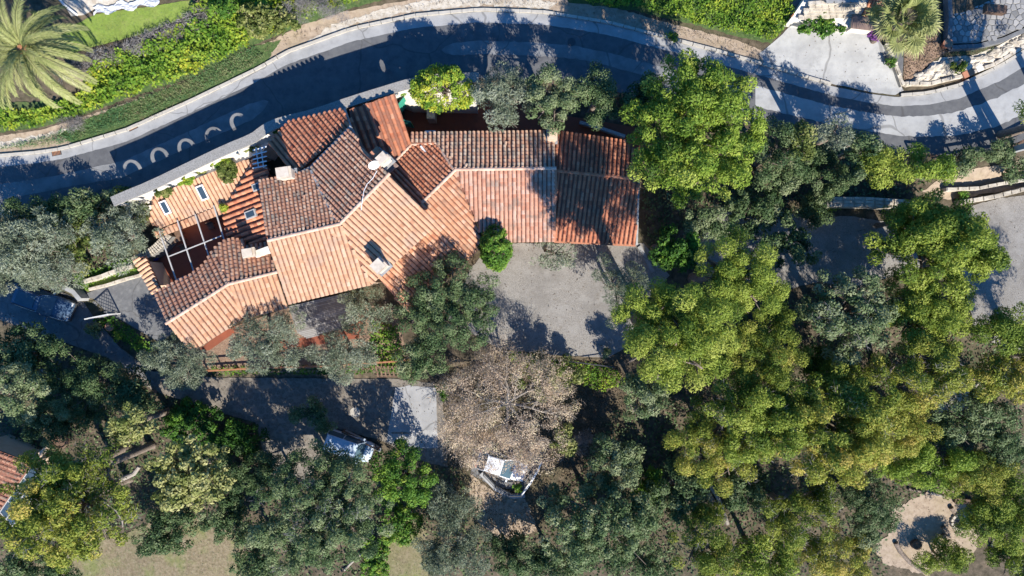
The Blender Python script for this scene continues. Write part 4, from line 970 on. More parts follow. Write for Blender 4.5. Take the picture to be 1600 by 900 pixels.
tree('oak', 1060, 765, 52, 46, 4.5, 'dark low oak left of the fallen trunk', GK, seed=28, lobes=9, tint=-.12)
tree('oak', 1570, 700, 46, 40, 4.0, 'dim blue-green tree at the right picture edge above the green pine by the fire pit', GK, seed=29, lobes=7, tint=-.05)
# ---- middle of the lower wood
tree('oak', 960, 722, 46, 50, 5.0, 'pale green rounded laurel-like tree right of the white car', GK, seed=30, lobes=10, tint=.25)
tree('oak', 935, 815, 104, 72, 7.5, 'wide mottled dark oak at the bottom right of the white car', GK, seed=31, lobes=24, tint=.02)
tree('oak', 860, 880, 64, 46, 5.0, 'deep green oak at the bottom edge below the white car', GK, seed=32, lobes=10, tint=-.08)
tree('oak', 1000, 872, 50, 40, 5.0, 'dark grey-green oak at the bottom edge between the mottled oak and faded pine', GK, seed=33, lobes=8, tint=-.05)
tree('oak', 1002, 617, 42, 42, 5.0, 'glossy dark green tree against the corner of the gravel yard wall', GK, seed=34, lobes=9, tint=.15)
tree('broad', 1015, 755, 30, 30, 3.0, 'small yellow-green bush between the pale laurel-like tree and the dark low oak', GB, seed=35, lobes=6, tint=0, clump=.7)
tree('broad', 628, 745, 50, 52, 5.5, 'vivid green leafy tree right of the pale blue van', GB, seed=36, lobes=12, tint=.05)
shrub('broad', 625, 815, 34, 44, 2.5, 'bright green bush continuing below the vivid green tree', GB, seed=37)
shrub('broad', 588, 868, 26, 40, 2.0, 'narrow strip of bright green bush at the bottom edge beside the big oak', GB, seed=38)
tree('oak', 500, 800, 114, 98, 10.5, 'very large mottled grey-green oak at the bottom left of the pale blue van', GK, seed=39, twigs=0.1, lobes=30, tint=.14)
tree('oak', 440, 740, 48, 42, 3.5, 'dark oak in the shade left of the big mottled oak', GK, seed=40, lobes=8, tint=-.1)
tree('oak', 405, 860, 42, 52, 5.5, 'grey-green oak at the bottom edge right of the meadow', GK, seed=41, lobes=9, tint=.08)
tree('olive', 708, 788, 44, 42, 4.5, 'round soft olive tree left of the white car', GO, seed=42, lobes=8, tint=-.08)
tree('olive', 712, 862, 58, 44, 5.0, 'wide soft olive-green tree at the bottom edge below the round olive', GO, seed=43, lobes=10, tint=-.12)
tree('oak', 790, 862, 30, 34, 3.0, 'small dark bush in deep shade at the bottom edge below the leaf-strewn bank', GK, seed=44, lobes=5, tint=-.15)
# ---- olives round the house
tree('olive', 418, 528, 60, 56, 5.0, 'dense olive tree in front of the sunny western roof', GO, seed=45, lobes=14, tint=.02, base_px=(425,530))
tree('olive', 572, 490, 46, 42, 3.6, 'thin olive tree over the right end of the grey deck', GO, seed=46, lobes=10, cov=.75, tint=0)
tree('olive', 540, 556, 54, 42, 4.0, 'olive tree leaning over the wooden fence above the sunlit lane', GO, seed=47, lobes=10, tint=0)
tree('olive', 278, 562, 54, 44, 4.5, 'olive tree at the lower left corner of the villa', GO, seed=48, lobes=11, tint=.02)
tree('oak', 700, 478, 80, 74, 7.0, 'big dark blue-green evergreen tree at the lower tip of the south-east roof', GK, seed=49, lobes=22, tint=.05)
tree('oak', 660, 560, 44, 40, 5.0, 'dark evergreen tree beside the brown garden steps', GK, seed=50, lobes=8, tint=-.02)
tree('olive', 868, 396, 42, 26, 3.2, 'sparse leafless-looking olive in front of the east wing eave', GO, seed=51, lobes=7, cov=.42, tint=0, base_px=(852,392))
tree('olive', 965, 450, 46, 56, 5.0, 'thin open olive standing at the right edge of the gravel yard', GO, seed=52, lobes=9, cov=.5, tint=-.1)
tree('broad', 774, 384, 24, 36, 5.4, 'clipped egg-shaped green bush against the east wing roof', GB, seed=53, lobes=8, name='topiary_bush', cat='bush', flat=1.6, clump=.6, tint=.02, dens=2.2, cov=1.6, outline=.05, solid=True)
# ---- left garden and lower-left wood
tree('olive', 52, 375, 78, 58, 6.0, 'wide silvery olive at the left picture edge above the parked blue car', GO, seed=54, lobes=16, tint=.06)
tree('olive', 82, 422, 56, 38, 5.0, 'silvery olive hanging over the parked blue car', GO, seed=55, lobes=10, tint=.08)
tree('olive', 188, 368, 56, 48, 5.0, 'blue-grey olive left of the curved stone wall', GO, seed=56, lobes=12, tint=.05)
tree('oak', 128, 330, 64, 30, 4.0, 'dark bush between the road and the silvery olives', GK, seed=57, lobes=10, tint=0, base_px=(132,345))
tree('yellowish', 205, 318, 36, 26, 2.4, 'olive-yellow bush at the left corner of the low tiled roof', GY, seed=58, lobes=8, tint=-.35)
tree('yellowish', 125, 372, 38, 38, 4.0, 'dull yellow-green bush between the two silvery olives', GY, seed=59, lobes=8, tint=-.38)
tree('oak', 45, 330, 44, 26, 3.5, 'blue-green bush beside the road at the left picture edge', GK, seed=60, lobes=6, tint=0, base_px=(45,350))
tree('olive', 8, 425, 28, 36, 4.0, 'olive branch mass cut by the left picture edge beside the parked blue car', GO, seed=61, lobes=5, tint=.02)
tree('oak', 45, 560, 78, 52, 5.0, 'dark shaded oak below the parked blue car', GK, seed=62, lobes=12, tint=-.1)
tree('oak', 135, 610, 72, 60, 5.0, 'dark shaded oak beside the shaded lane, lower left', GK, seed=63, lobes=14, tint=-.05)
tree('oak', 20, 615, 48, 46, 9.0, 'oak with sunlit yellow-green top at the left picture edge', GK, seed=64, lobes=9, tint=.25)
tree('oak', 85, 655, 60, 40, 4.0, 'dark oak above the neighbouring tiled roof', GK, seed=65, lobes=9, tint=-.06)  # tint lowered to put deep shade into the leaf colour
tree('oak', 215, 620, 36, 40, 4.0, 'grey-green oak between the lane and the small cream-leaved tree', GK, seed=66, lobes=7, tint=0)
tree('yellowish', 204, 664, 36, 36, 8.5, 'small cream-yellow leaved tree in the shade left of the lane', GY, seed=67, lobes=8, tint=0)
tree('yellowish', 298, 738, 64, 62, 9.5, 'larger cream-yellow leaved tree above the meadow', GY, seed=68, lobes=15, tint=.02)
tree('pine_yellow', 105, 795, 108, 88, 12.0, 'large faded yellow pine beside the neighbouring tiled roof', GP, seed=69, twigs=0.25, lobes=26, tint=.06, cov=.92)
tree('pine', 95, 740, 36, 30, 12.0, 'bright pine top rising beside the roof at the lower left', GP, seed=70, lobes=6, tint=.0)
tree('pine_yellow', 158, 730, 36, 40, 10.5, 'half-bare greyish pine bough above the large faded pine', GP, seed=71, twigs=0.6, lobes=7, cov=.5, tint=-.05)
tree('oak', 262, 828, 58, 40, 3.5, 'dark blue-green tree at the upper edge of the meadow', GK, seed=72, lobes=9, tint=-.06)
tree('oak', 365, 745, 40, 56, 3.2, 'dark tree in shade between the cream tree and the big mottled oak', GK, seed=73, lobes=8, tint=-.12)
tree('oak', 355, 815, 40, 34, 4.0, 'soft grey-green tree at the right edge of the meadow', GK, seed=74, lobes=7, tint=.0)
tree('oak', 85, 888, 46, 26, 4.0, 'dark tree at the bottom left edge of the picture', GK, seed=75, lobes=6, tint=-.1)
tree('oak', 25, 888, 34, 26, 4.0, 'brownish dim tree in the bottom left corner', GK, seed=76, lobes=5, tint=-.02)
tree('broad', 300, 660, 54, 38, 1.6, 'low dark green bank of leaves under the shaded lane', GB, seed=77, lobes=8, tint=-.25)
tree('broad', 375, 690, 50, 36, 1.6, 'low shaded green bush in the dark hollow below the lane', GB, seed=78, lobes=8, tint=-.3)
tree('oak', 490, 648, 34, 28, 3.6, 'small dark green tree above the pale blue van', GK, seed=79, lobes=7, tint=.0)
# ---- north side of the east wing
tree('ivy', 690, 134, 50, 32, 7.0, 'yellow and green leafy bush overhanging the dark red courtyard', GB, seed=80, lobes=12, name='flowering_bush', cat='bush', tint=.12, clump=.8, solid=True, dens=1.6, cov=1.3)
tree('olive', 785, 152, 50, 52, 7.5, 'grey olive tree over the shaded back roof of the east wing', GO, seed=81, lobes=12, tint=.05)
tree('oak', 866, 148, 48, 48, 8.5, 'sunlit mid-green tree right of the grey olive beside the road', GK, seed=82, lobes=11, tint=.3)
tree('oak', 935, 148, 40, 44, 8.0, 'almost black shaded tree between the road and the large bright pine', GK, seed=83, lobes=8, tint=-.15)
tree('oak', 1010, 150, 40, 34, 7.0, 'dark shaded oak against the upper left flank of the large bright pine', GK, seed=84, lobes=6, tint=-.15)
# ---- trees along the lower road edge, right
tree('oak', 1222, 235, 48, 52, 8.0, 'dim bluish oak right of the large bright pine', GK, seed=85, lobes=10, cov=.72, tint=.0)
tree('yellowish', 1250, 222, 24, 36, 9.0, 'narrow yellow-topped tree at the road edge right of the large bright pine', GY, seed=86, lobes=6, cov=.72, tint=-.3)
tree('olive', 1302, 212, 28, 28, 8.0, 'small pale grey olive at the shaded road edge', GO, seed=87, lobes=6, cov=.72, tint=.0)
tree('oak', 1345, 232, 36, 30, 7.5, 'brownish dark oak beside the road between the pale olive and yellow pine', GK, seed=88, lobes=7, cov=.72, tint=.05)
tree('pine', 1376, 262, 36, 32, 8.0, 'bright yellow-green small pine above the stone terrace wall', GP, seed=89, lobes=7, tint=.18)
tree('pine_fresh', 1448, 262, 36, 32, 8.0, 'fresh green small pine at the road edge above the tall pine', GP, seed=90, lobes=7, tint=.06)
tree('oak', 1215, 275, 34, 30, 5.0, 'silvery dim bush beside the large bright pine in the shade', GK, seed=91, lobes=6, tint=.1)
tree('oak', 1280, 262, 40, 34, 5.0, 'dark oak in the shade behind the leaning cypress', GK, seed=92, lobes=7, tint=-.1)
tree('oak', 1505, 255, 34, 22, 2.5, 'scrubby green bush beside the road railing', GK, seed=93, lobes=5, tint=.1)
tree('oak', 1560, 238, 30, 20, 2.2, 'scrubby bush at the right end of the road railing', GK, seed=94, lobes=5, tint=.12)
tree('oak', 1585, 270, 22, 22, 2.0, 'small grey-green bush on the earth terrace at the right edge', GK, seed=95, lobes=4, tint=.08)
tree('oak', 1100, 345, 36, 30, 4.0, 'pale mottled shrub at the foot of the large bright pine', GK, seed=96, lobes=6, tint=.3)
tree('oak', 1180, 330, 54, 40, 3.5, 'dark shaded shrub mass right of the east wing', GK, seed=97, lobes=8, tint=-.12)
tree('oak', 1232, 385, 50, 40, 4.5, 'dark green see-through tree over the shaded gravel yard', GK, seed=98, lobes=8, cov=.6, tint=-.05)
tree('broad', 1060, 390, 44, 40, 4.0, 'dark green bush at the right end of the east wing', GB, seed=99, lobes=8, tint=-.28)
tree('oak', 1275, 335, 30, 22, 2.5, 'dark bush at the left end of the stone terrace wall', GK, seed=100, lobes=5, tint=-.1)
# leaning cypress lying towards the upper right
t = thing('cypress_tree', G(1262, 318), 'narrow clipped cypress leaning to the upper right beside the stone terrace wall', 'tree', GP)
rg = np.random.default_rng(42); C = []; Rd = []
for i in range(60):
    f = i / 59; p = px2w(1258, 318, -.6).lerp(px2w(1344, 272, 5.2), f); w_ = .75 * math.sin(PI * (.18 + .80 * f)) ; q = rg.uniform(0, 6.28)
    C.append((p.x + math.cos(q) * w_ * .5, p.y + math.sin(q) * w_ * .5, p.z + rg.uniform(-.3, .3))); Rd.append(.42)
V, Q, T = clump_leaves(rg, np.array(C), np.array(Rd), 150, .16, .07, 'needle', .2, np.clip(.5 + rg.normal(0, .15, 60), 0, 1))
part('crown', V, Q, M['oak'], t, tint=T); mb = MB(); mb.tube([px2w(1258,318,-1.4), px2w(1300,296,2.2), px2w(1335,277,4.4)], [.16,.11,.05], 7); mb.part('trunk', M['bark'], t)
tri_count[0] += 2 * len(Q)
print('foliage triangles', tri_count[0])

tree('pine', 1692, 172, 78, 84, 11.5, 'tall pine beyond the right picture edge, shading the flagstone patio', GP, seed=110, lobes=18, dens=.5)
tree('pine', 1590, 884, 42, 32, 4.5, 'low green pine in the bottom right corner of the picture', GP, seed=111, lobes=7, twigs=.2)
tree('pine', 1688, 566, 76, 70, 10.5, 'pine beyond the right picture edge, shading the right-hand gravel yard', GP, seed=112, lobes=16, dens=.5)
# ------------------------------------------------------------------ ground cover and hedges
cover('ivy_bank', 'ivy', [(-30,212),(0,205),(60,198),(120,182),(200,152),(300,120),(340,98),(400,66),(480,30),(560,4),(640,-14),(500,-14),(330,-14),(300,28),(240,66),(150,98),(130,150),(60,175),(-30,170)], 150, .22, .17, 1.15, seed=1, tint=.06)
cover('verge_grass', 'grass', [(-20,236),(100,226),(200,194),(300,150),(400,101),(416,92),(400,74),(330,106),(260,140),(140,186),(90,210)], 330, .24, .035, .3, seed=2, mode='blade', tint=.06)
cover('dry_verge_grass', 'litter', [(-20,238),(0,222),(110,186),(240,190),(300,156),(330,128),(420,80),(500,52),(600,24),(700,10),(860,12),(1000,40),(1190,92),(1186,80),(1000,22),(850,2),(700,0),(560,30),(420,64),(300,120),(140,178),(0,212)], 40, .26, .03, .25, seed=3, mode='blade', tint=.15)
cover('grey_twig_hedge', 'grey_twig', [(110,110),(130,92),(200,72),(270,38),(330,14),(345,24),(320,50),(240,84),(170,104),(100,130)], 330, .42, .032, 1.0, seed=4, mode='rand', tint=.05)
cover('hedge_top_ivy', 'ivy', [(880,-12),(1010,-12),(1240,-14),(1228,40),(1205,66),(1160,58),(1080,36),(985,14),(900,4)], 190, .17, .13, 1.2, seed=5, tint=.06)
cover('lawn_grass', 'grass', [(120,38),(150,24),(240,8),(300,2),(310,18),(230,52),(130,78),(104,80)], 120, .10, .018, .05, seed=6, mode='blade', tint=.25)
for i, P_ in enumerate(([(0,600),(200,600),(420,650),(470,720),(420,900),(0,900)], [(560,690),(700,720),(760,800),(840,830),(960,640),(1040,600),(1060,640),(1060,900),(420,900),(430,700)], [(1040,560),(1300,440),(1440,440),(1600,520),(1600,720),(1500,760),(1380,900),(1040,900)], [(1000,150),(1100,186),(1300,228),(1440,240),(1440,300),(1280,330),(1130,330),(1010,390)], [(0,340),(180,312),(235,340),(205,400),(130,450),(0,430)])):
    cover('undergrowth', 'oak', P_, (18, 20, 16, 24, 22)[i], .24, .16, .55, seed=10 + i, tint=-.06, hole=('gravel_yard', 'lane', 'driveway', 'clearing', 'meadow', 'parking_bay', 'leaf_bank', 'concrete_apron', 'forecourt', 'terrace_bank', 'road'))
cover('leaf_litter', 'litter', [(700,560),(960,560),(1010,640),(900,760),(840,830),(780,846),(730,800),(690,720)], 60, .13, .08, .08, seed=20, tint=.1)
cover('leaf_litter', 'litter', [(1360,860),(1380,790),(1440,760),(1520,780),(1540,860),(1500,900),(1360,900)], 4, .10, .05, .03, seed=21)
cover('mulch_chips', 'litter', [(1412,132),(1412,66),(1432,30),(1460,4),(1470,66),(1478,82),(1460,94),(1430,118)], 130, .2, .04, .12, seed=22, mode='rand', tint=-.05)
cover('garden_plants', 'broad', [(120,432),(210,402),(226,418),(150,440),(140,452),(118,456)], 130, .2, .12, .5, seed=23, tint=.1)
cover('garden_plants', 'broad', [(150,498),(180,494),(250,545),(232,556),(190,530)], 130, .2, .12, .7, seed=24, tint=-.05)
cover('garden_plants', 'broad', [(330,572),(470,570),(640,560),(650,580),(500,584),(336,586)], 90, .17, .11, .4, seed=25, tint=0)
cover('garden_plants', 'broad', [(585,500),(622,510),(632,566),(600,572),(576,545)], 120, .18, .12, .9, seed=26, tint=.05)
cover('courtyard_hedge', 'ivy', [(790,546),(880,562),(955,572),(985,600),(940,610),(880,590),(800,566)], 130, .18, .12, 1.1, seed=27, tint=-.02)
cover('terrace_weeds', 'ivy', [(1262,322),(1300,316),(1320,322),(1300,332),(1262,336)], 150, .16, .1, .5, seed=28, tint=.1)
cover('slope_grass', 'grass', [(1478,84),(1510,78),(1548,72),(1550,80),(1520,86),(1484,90)], 200, .2, .03, .25, seed=29, mode='blade')
cover('meadow_grass', 'grass', [(60,880),(110,850),(180,840),(270,800),(330,810),(380,840),(400,905),(40,905)], 50, .13, .02, .10, seed=41, mode='blade', tint=.2)
cover('meadow_grass', 'grass', [(600,860),(640,790),(665,830),(668,905),(592,905)], 60, .13, .02, .10, seed=42, mode='blade', tint=.2)
cover('fallen_leaves', 'litter', [(770,380),(1005,380),(1046,430),(1010,470),(975,545),(950,559),(880,556),(780,545),(735,420)], 5, .11, .06, .0, seed=43, tint=.0)
cover('fallen_leaves', 'litter', [(1210,336),(1420,352),(1430,430),(1280,440)], 6, .11, .06, .0, seed=44)
cover('fallen_leaves', 'litter', [(1520,320),(1600,306),(1600,500),(1520,500)], 5, .11, .06, .0, seed=45)
cover('fallen_leaves', 'litter', [(230,580),(340,592),(680,598),(690,700),(540,672),(470,740),(400,680),(300,630)], 6, .12, .07, .0, seed=46)
cover('fallen_leaves', 'litter', [(0,500),(20,440),(130,470),(250,590),(170,570)], 5, .12, .07, .0, seed=47)
cover('fallen_leaves', 'litter', [(1190,104),(1300,40),(1390,90),(1410,140),(1300,131)], 3, .10, .06, .0, seed=48)
# creepers hanging over the road wall and low roof
def creeper(px, py, z, rx, ry, label, kind='ivy', tint=0, n=26, seed=0, per=120):
    rg = np.random.default_rng(seed); C = []
    for i in range(n):
        q = rg.uniform(0, 6.28); f = math.sqrt(rg.uniform(0, 1)); p = px2w(px + math.cos(q) * rx * f, py + math.sin(q) * ry * f, z + rg.uniform(0, .35)); C.append(tuple(p))
    V, Q, T = clump_leaves(rg, np.array(C), rg.uniform(.16, .32, n), per, .13, .08, 'flat', .4, np.clip(.5 + tint + rg.normal(0, .15, n), 0, 1))
    tri_count[0] += 2 * len(Q)
    o = solo('creeper', V, Q, M[kind], label, 'creeper', 'creepers on the road wall and low roof', tint=T)
creeper(346, 254, 1.75, 14, 6, 'bright green creeper on the ledge at the right end of the low tiled roof', tint=.1, seed=1)
creeper(357, 268, 1.85, 14, 16, 'brownish creeper trailing down the right end of the low tiled roof', 'yellowish', -.3, 34, 2)
creeper(288, 281, 1.5, 22, 6, 'yellow-green creeper between the two roof skylights and the road wall', 'ivy', .08, 26, 3)
creeper(256, 299, 1.5, 12, 8, 'brown-green creeper above the left roof skylight', 'yellowish', -.3, 18, 4)
creeper(311, 268, 1.5, 9, 3, 'small orange-green creeper in the arch of the white road wall', 'yellowish', -.15, 10, 5)
creeper(391, 231, 1.8, 10, 5, 'creeper on the white wall above the small trellis', 'yellowish', -.25, 12, 6)
creeper(430, 200, 2.3, 8, 8, 'dark green plant in the gap behind the red back roof', 'broad', -.05, 16, 7)
0 and creeper(300, 240, .6, 40, 7, 'low green creeper along the road side of the gravelled wall', 'ivy', -.05, 22, 8, 60)
creeper(632, 140, 1.9, 8, 6, 'small green creeper beside the top of the smooth red roof', 'ivy', .05, 12, 9)
creeper(348, 325, 1.15, 4, 5, 'tuft of green weeds in the roof valley by the pergola', 'ivy', .15, 6, 10, 60)
# shrubs
GS = 'small garden shrubs'
shrub('broad', 1285, 40, 40, 18, 1.5, 'wide green shrub in front of the white stone house wall', GS, seed=201, tint=-.08)
shrub('yellowish', 1290, 22, 14, 9, 1.4, 'yellowish shrub behind the wide green shrub', GS, seed=202, tint=-.2)
shrub('ivy', 1050, 58, 14, 6, .8, 'small weedy shrub on the verge above the road near the hedge', GS, seed=203)
shrub('grey_twig', 500, 12, 60, 26, 2.2, 'grey-green scrubby thicket at the top edge of the picture', GS, seed=204, trunk=False)
shrub('yellowish', 420, 30, 60, 26, 2.0, 'loose yellow-green thicket at the top of the ivy bank', GS, seed=205, tint=-.25)
shrub('broad', 350, 12, 24, 18, 2.0, 'dark green shrub at the top edge beside the grey twig hedge', GS, seed=206, tint=-.1)
shrub('grey_twig', 110, 196, 26, 12, .9, 'grey-brown dry shrub on the verge at the left', GS, seed=207, trunk=False, tint=-.1)
shrub('yellowish', 128, 418, 12, 10, 1.0, 'yellow shrub in the terraced bed above the gate', GS, seed=208, tint=0)
shrub('oak', 145, 516, 14, 12, 1.2, 'round grey-green shrub beside the terracotta pot', GS, seed=209, tint=.2)
shrub('ivy', 186, 525, 10, 8, .8, 'bright small shrub below the terracotta pot', GS, seed=210, tint=.1)
shrub('broad', 1392, 98, 8, 8, .8, 'low weeds in the concrete forecourt by the ramp', GS, seed=211, tint=-.2)
shrub('pine', 1493, 104, 16, 8, .9, 'tufty green shrub on the stone slope above the road post', GS, seed=212)
shrub('violet', 0, 0, 1, 1, .1, 'x', seed=1) if False else None
shrub('broad', 1505, 305, 10, 9, .8, 'spiky green plant between the two pale terrace walls', GS, seed=213, tint=.05)
shrub('broad', 690, 610, 12, 16, 1.2, 'dark green shrub at the corner of the concrete apron', GS, seed=214, tint=-.05)
0 and shrub('broad', 525, 668, 12, 8, .7, 'weeds growing beside the pale blue van', GS, seed=215, tint=.05)
shrub('broad', 808, 762, 9, 6, .7, 'green weeds at the corner of the railing by the white car', GS, seed=216, tint=.1)
shrub('grey_twig', 905, 690, 22, 24, 2.2, 'leafless grey twiggy bush right of the big dry tree', GS, seed=217, tint=.1)
shrub('grey_twig', 1440, 640, 26, 22, 1.6, 'grey leafless scrub left of the sparse bush tree', GS, seed=218, trunk=False)
shrub('oak', 945, 552, 9, 8, .8, 'small potted bush at the lower end of the gravel yard', GS, seed=219, tint=.1)
shrub('oak', 1040, 380, 16, 12, 1.6, 'dark shrub beside the terracotta pot right of the east wing', GS, seed=220, tint=-.05)
# ---- the big dry tree: visible branches and papery leaves
def bare_tree(px, py, rx, ry, h, label, seed=3):
    rr = random.Random(seed); rg = np.random.default_rng(seed)
    zg = G(px, py, h * .6).z - h * .6; c = px2w(px, py, zg + h * .6); k = (H - c.z) / F; a, b = rx * k, ry * k
    base = Vector((c.x, c.y, gz(c.x, c.y))); t = thing('bare_tree', base, label, 'tree')
    mb = MB(); fork = base + Vector((.1, .1, h * .28)); mb.tube([base - Vector((0, 0, .2)), base + Vector((0, 0, .5)), fork], [.42, .3, .26], 9)
    tips = []
    def grow(p, d, L_, r, lev):
        e = p + d * L_; m_ = p.lerp(e, .5) + Vector((rr.uniform(-1, 1), rr.uniform(-1, 1), rr.uniform(-.3, .5))) * L_ * .08
        mb.tube([p, m_, e], [r, r * .8, r * .6], 6 if lev < 2 else (4 if lev < 4 else 3), cap=False)
        if lev >= 2: tips.append(m_); tips.append(e)
        if lev >= 5: return
        for i in range(3 if lev in (1, 2, 3) else 2):
            n = (d + Vector((rr.uniform(-1, 1), rr.uniform(-1, 1), rr.uniform(-.35, .55))) * .75).normalized()
            grow(e if i < 2 else m_, n, L_ * rr.uniform(.62, .85), r * .58, lev + 1)
    for i in range(7):
        q = i * 2 * PI / 7 + rr.uniform(-.3, .3); s_ = rr.uniform(.75, 1.0)
        grow(fork, Vector((math.cos(q) * a * s_, math.sin(q) * b * s_, h * .24 * rr.uniform(.6, 1.4))).normalized(), max(a, b) * .36, .13, 1)
    mb.part('trunk', M['bark_pale'], t)
    P = np.array([tuple(p) for p in tips]); u = (P[:, 0] - c.x) / a; v = (P[:, 1] - c.y) / b; P = P[(u * u + v * v) < 1.12]
    n2 = 230; q = rg.uniform(0, 2 * PI, n2); f = np.sqrt(rg.uniform(0, 1, n2)) * (1 + .09 * np.sin(q * 5) + .08 * np.sin(q * 11 + 1) + .06 * np.sin(q * 17)); zz = np.sqrt(np.clip(1.05 - f * f, .03, 1))
    P2 = np.column_stack([c.x + np.cos(q) * f * a * .95, c.y + np.sin(q) * f * b * .95, zg + h * (.42 + .55 * zz * rg.uniform(.75, 1.0, n2))])
    P = np.concatenate([P[rg.permutation(len(P))[:260]], P2])
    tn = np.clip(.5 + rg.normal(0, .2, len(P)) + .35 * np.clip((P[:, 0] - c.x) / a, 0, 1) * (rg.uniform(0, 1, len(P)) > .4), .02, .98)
    V, Q, T = clump_leaves(rg, P, rg.uniform(.3, .62, len(P)), 27000 / len(P), .10, .06, 'flat', .1, tn)
    V2, Q2, T2 = clump_leaves(rg, P, rg.uniform(.35, .65, len(P)), 9000 / len(P), .42, .018, 'spray', .1, np.full(len(P), .55))
    part('twigs', V2, Q2, M['dry_twig'], t, tint=T2, kind='stuff'); tri_count[0] += 2 * len(Q2)
    part('crown', V, Q, M['dry'], t, tint=T); tri_count[0] += 2 * len(Q)
bare_tree(790, 640, 116, 106, 7.0, 'large half-bare tree with papery brown leaves over the parked white car')
tree('yellowish', 852, 585, 62, 34, 4.0, 'low tree with yellow-green fading leaves against the gravel yard wall', GY, seed=301, lobes=9, cov=.7, tint=-.2)
tree('yellowish', 880, 690, 26, 34, 4.5, 'fading yellow-green tree at the right flank of the big dry tree', GY, seed=302, lobes=6, cov=.7, tint=-.15)
# ------------------------------------------------------------------ palms
def date_palm(px, py, rpx, h, label):
    rr = random.Random(9); zt = G(px, py, h).z; c = px2w(px, py, zt); base = Vector((c.x, c.y, gz(c.x, c.y))); t = thing('date_palm', base, label, 'palm tree')
    mb = MB(); mb.tube([base - Vector((0, 0, .3)), base + Vector((0, 0, .4)), base.lerp(c, .6), c], [.5, .38, .34, .42], 12); mb.part('trunk', M['bark'], t)
    mb = MB(); mb.tube([c - Vector((0, 0, .4)), c, c + Vector((0, 0, .35))], [.5, .46, .15], 12); mb.part('palm_heart', M['wood'], t)
    R_ = rpx * (H - zt) / F
    for i in range(42):
        q = i * 2.39996 + rr.uniform(-.15, .15); el = R(70) * (1 - i / 42) ** 1.15 + R(-8) + R(rr.uniform(-9, 9)); L_ = R_ * rr.uniform(.82, 1.15) * 1.12; q += rr.uniform(-.18, .18)
        pts = []; p = c.copy(); e = el; nS = 11
        for s_ in range(nS + 1):
            pts.append(p.copy()); d = Vector((math.cos(q) * math.cos(e), math.sin(q) * math.cos(e), math.sin(e))); p = p + d * L_ / nS; e -= R(rr.uniform(5.0, 8.5)) * (1 + s_ / nS)
        mb = MB(); mb.tube(pts, [.045 * (1 - .8 * s_ / nS) for s_ in range(nS + 1)], 3, cap=False); V = [list(v) for v in mb.V]; Q = list(mb.Q)
        side = Vector((-math.sin(q), math.cos(q), 0)); nl = 46
        for k in range(nl):
            f = .10 + .89 * k / nl; x = f * nS; j = min(int(x), nS - 1); o = pts[j].lerp(pts[j + 1], x - j); ax_ = (pts[j + 1] - pts[j]).normalized(); upv = side.cross(ax_); upv = -upv if upv.z < 0 else upv
            ll = L_ * .10 * (math.sin(PI * min(1, f * .85 + .12)) ** .6 + .12)
            for sg in (-1, 1):
                d = (ax_ * .85 + side * sg * .8 + upv * rr.uniform(.05, .4) - Vector((0, 0, .15))).normalized(); w_ = d.cross(upv).normalized() * .03
                n = len(V); V += [list(o - w_), list(o + d * ll * .5 - w_ * 1.3 - Vector((0, 0, .0))), list(o + d * ll - Vector((0, 0, ll * .18))), list(o + w_ + d * ll * .4)]; Q.append((n, n + 1, n + 2, n + 3))
        f = part('frond', V, Q, M['palm'], t, tint=np.clip(np.random.default_rng(i).normal(.58, .14, len(V)) + (.10 if i > 26 else -.03), .02, .98))
date_palm(36, 76, 98, 6.0, 'large date palm with arching feather fronds at the top left corner')
def fan_palm(px, py, rpx, h, label):
    rr = random.Random(5); zt = G(px, py, h).z; c = px2w(px, py, zt); base = Vector((c.x, c.y, gz(c.x, c.y))); t = thing('fan_palm', base, label, 'palm tree')
    mb = MB(); mb.tube([base - Vector((0, 0, .2)), base.lerp(c, .5), c], [.26, .2, .22], 10); mb.part('trunk', M['bark'], t)
    R_ = rpx * (H - zt) / F
    for i in range(32):
        q = i * 2.39996 + rr.uniform(-.2, .2); e = R(75) * (1 - i / 32) - R(12); L_ = R_ * (.42 + .28 * i / 32) * rr.uniform(.9, 1.1)
        d = Vector((math.cos(q) * math.cos(e), math.sin(q) * math.cos(e), math.sin(e))); h_ = c + d * L_; mb = MB(); mb.tube([c, c.lerp(h_, .5) + Vector((0, 0, .06)), h_], [.025, .02, .016], 3, cap=False); V = [list(v) for v in mb.V]; Q = list(mb.Q)
        side = d.cross(Vector((0, 0, 1))).normalized(); upv = side.cross(d); fr = R_ * .46
        nn = 26
        for k in range(nn):
            a = R(-128 + 256 * k / (nn - 1)); b = (d * math.cos(a) + side * math.sin(a) + upv * .18 * math.cos(a * .5)).normalized(); l = fr * (1 - .22 * abs(a) / 2.2) * rr.uniform(.9, 1.05); s2 = (d * -math.sin(a) + side * math.cos(a)).normalized()
            wv = s2 * .05 + upv * (.022 if k % 2 else -.022)
            n = len(V); V += [list(h_), list(h_ + b * l * .55 + wv), list(h_ + b * l - Vector((0, 0, l * rr.uniform(.15, .4)))), list(h_ + b * l * .55 - wv)]; Q.append((n, n + 1, n + 2, n + 3))
        part('fan_leaf', V, Q, M['palm'], t, tint=np.clip(np.random.default_rng(i + 70).normal(.32 + .25 * i / 32, .1, len(V)) + rr.uniform(-.2, .2), .02, .98))
fan_palm(1413, 30, 56, 4.2, 'fan palm with stiff pleated leaves beside the concrete forecourt')
creeper(1366, 55, 1.1, 9, 7, 'violet flowering creeper under the fan palm beside the brown bin', 'violet', .1, 14, 31, 60)
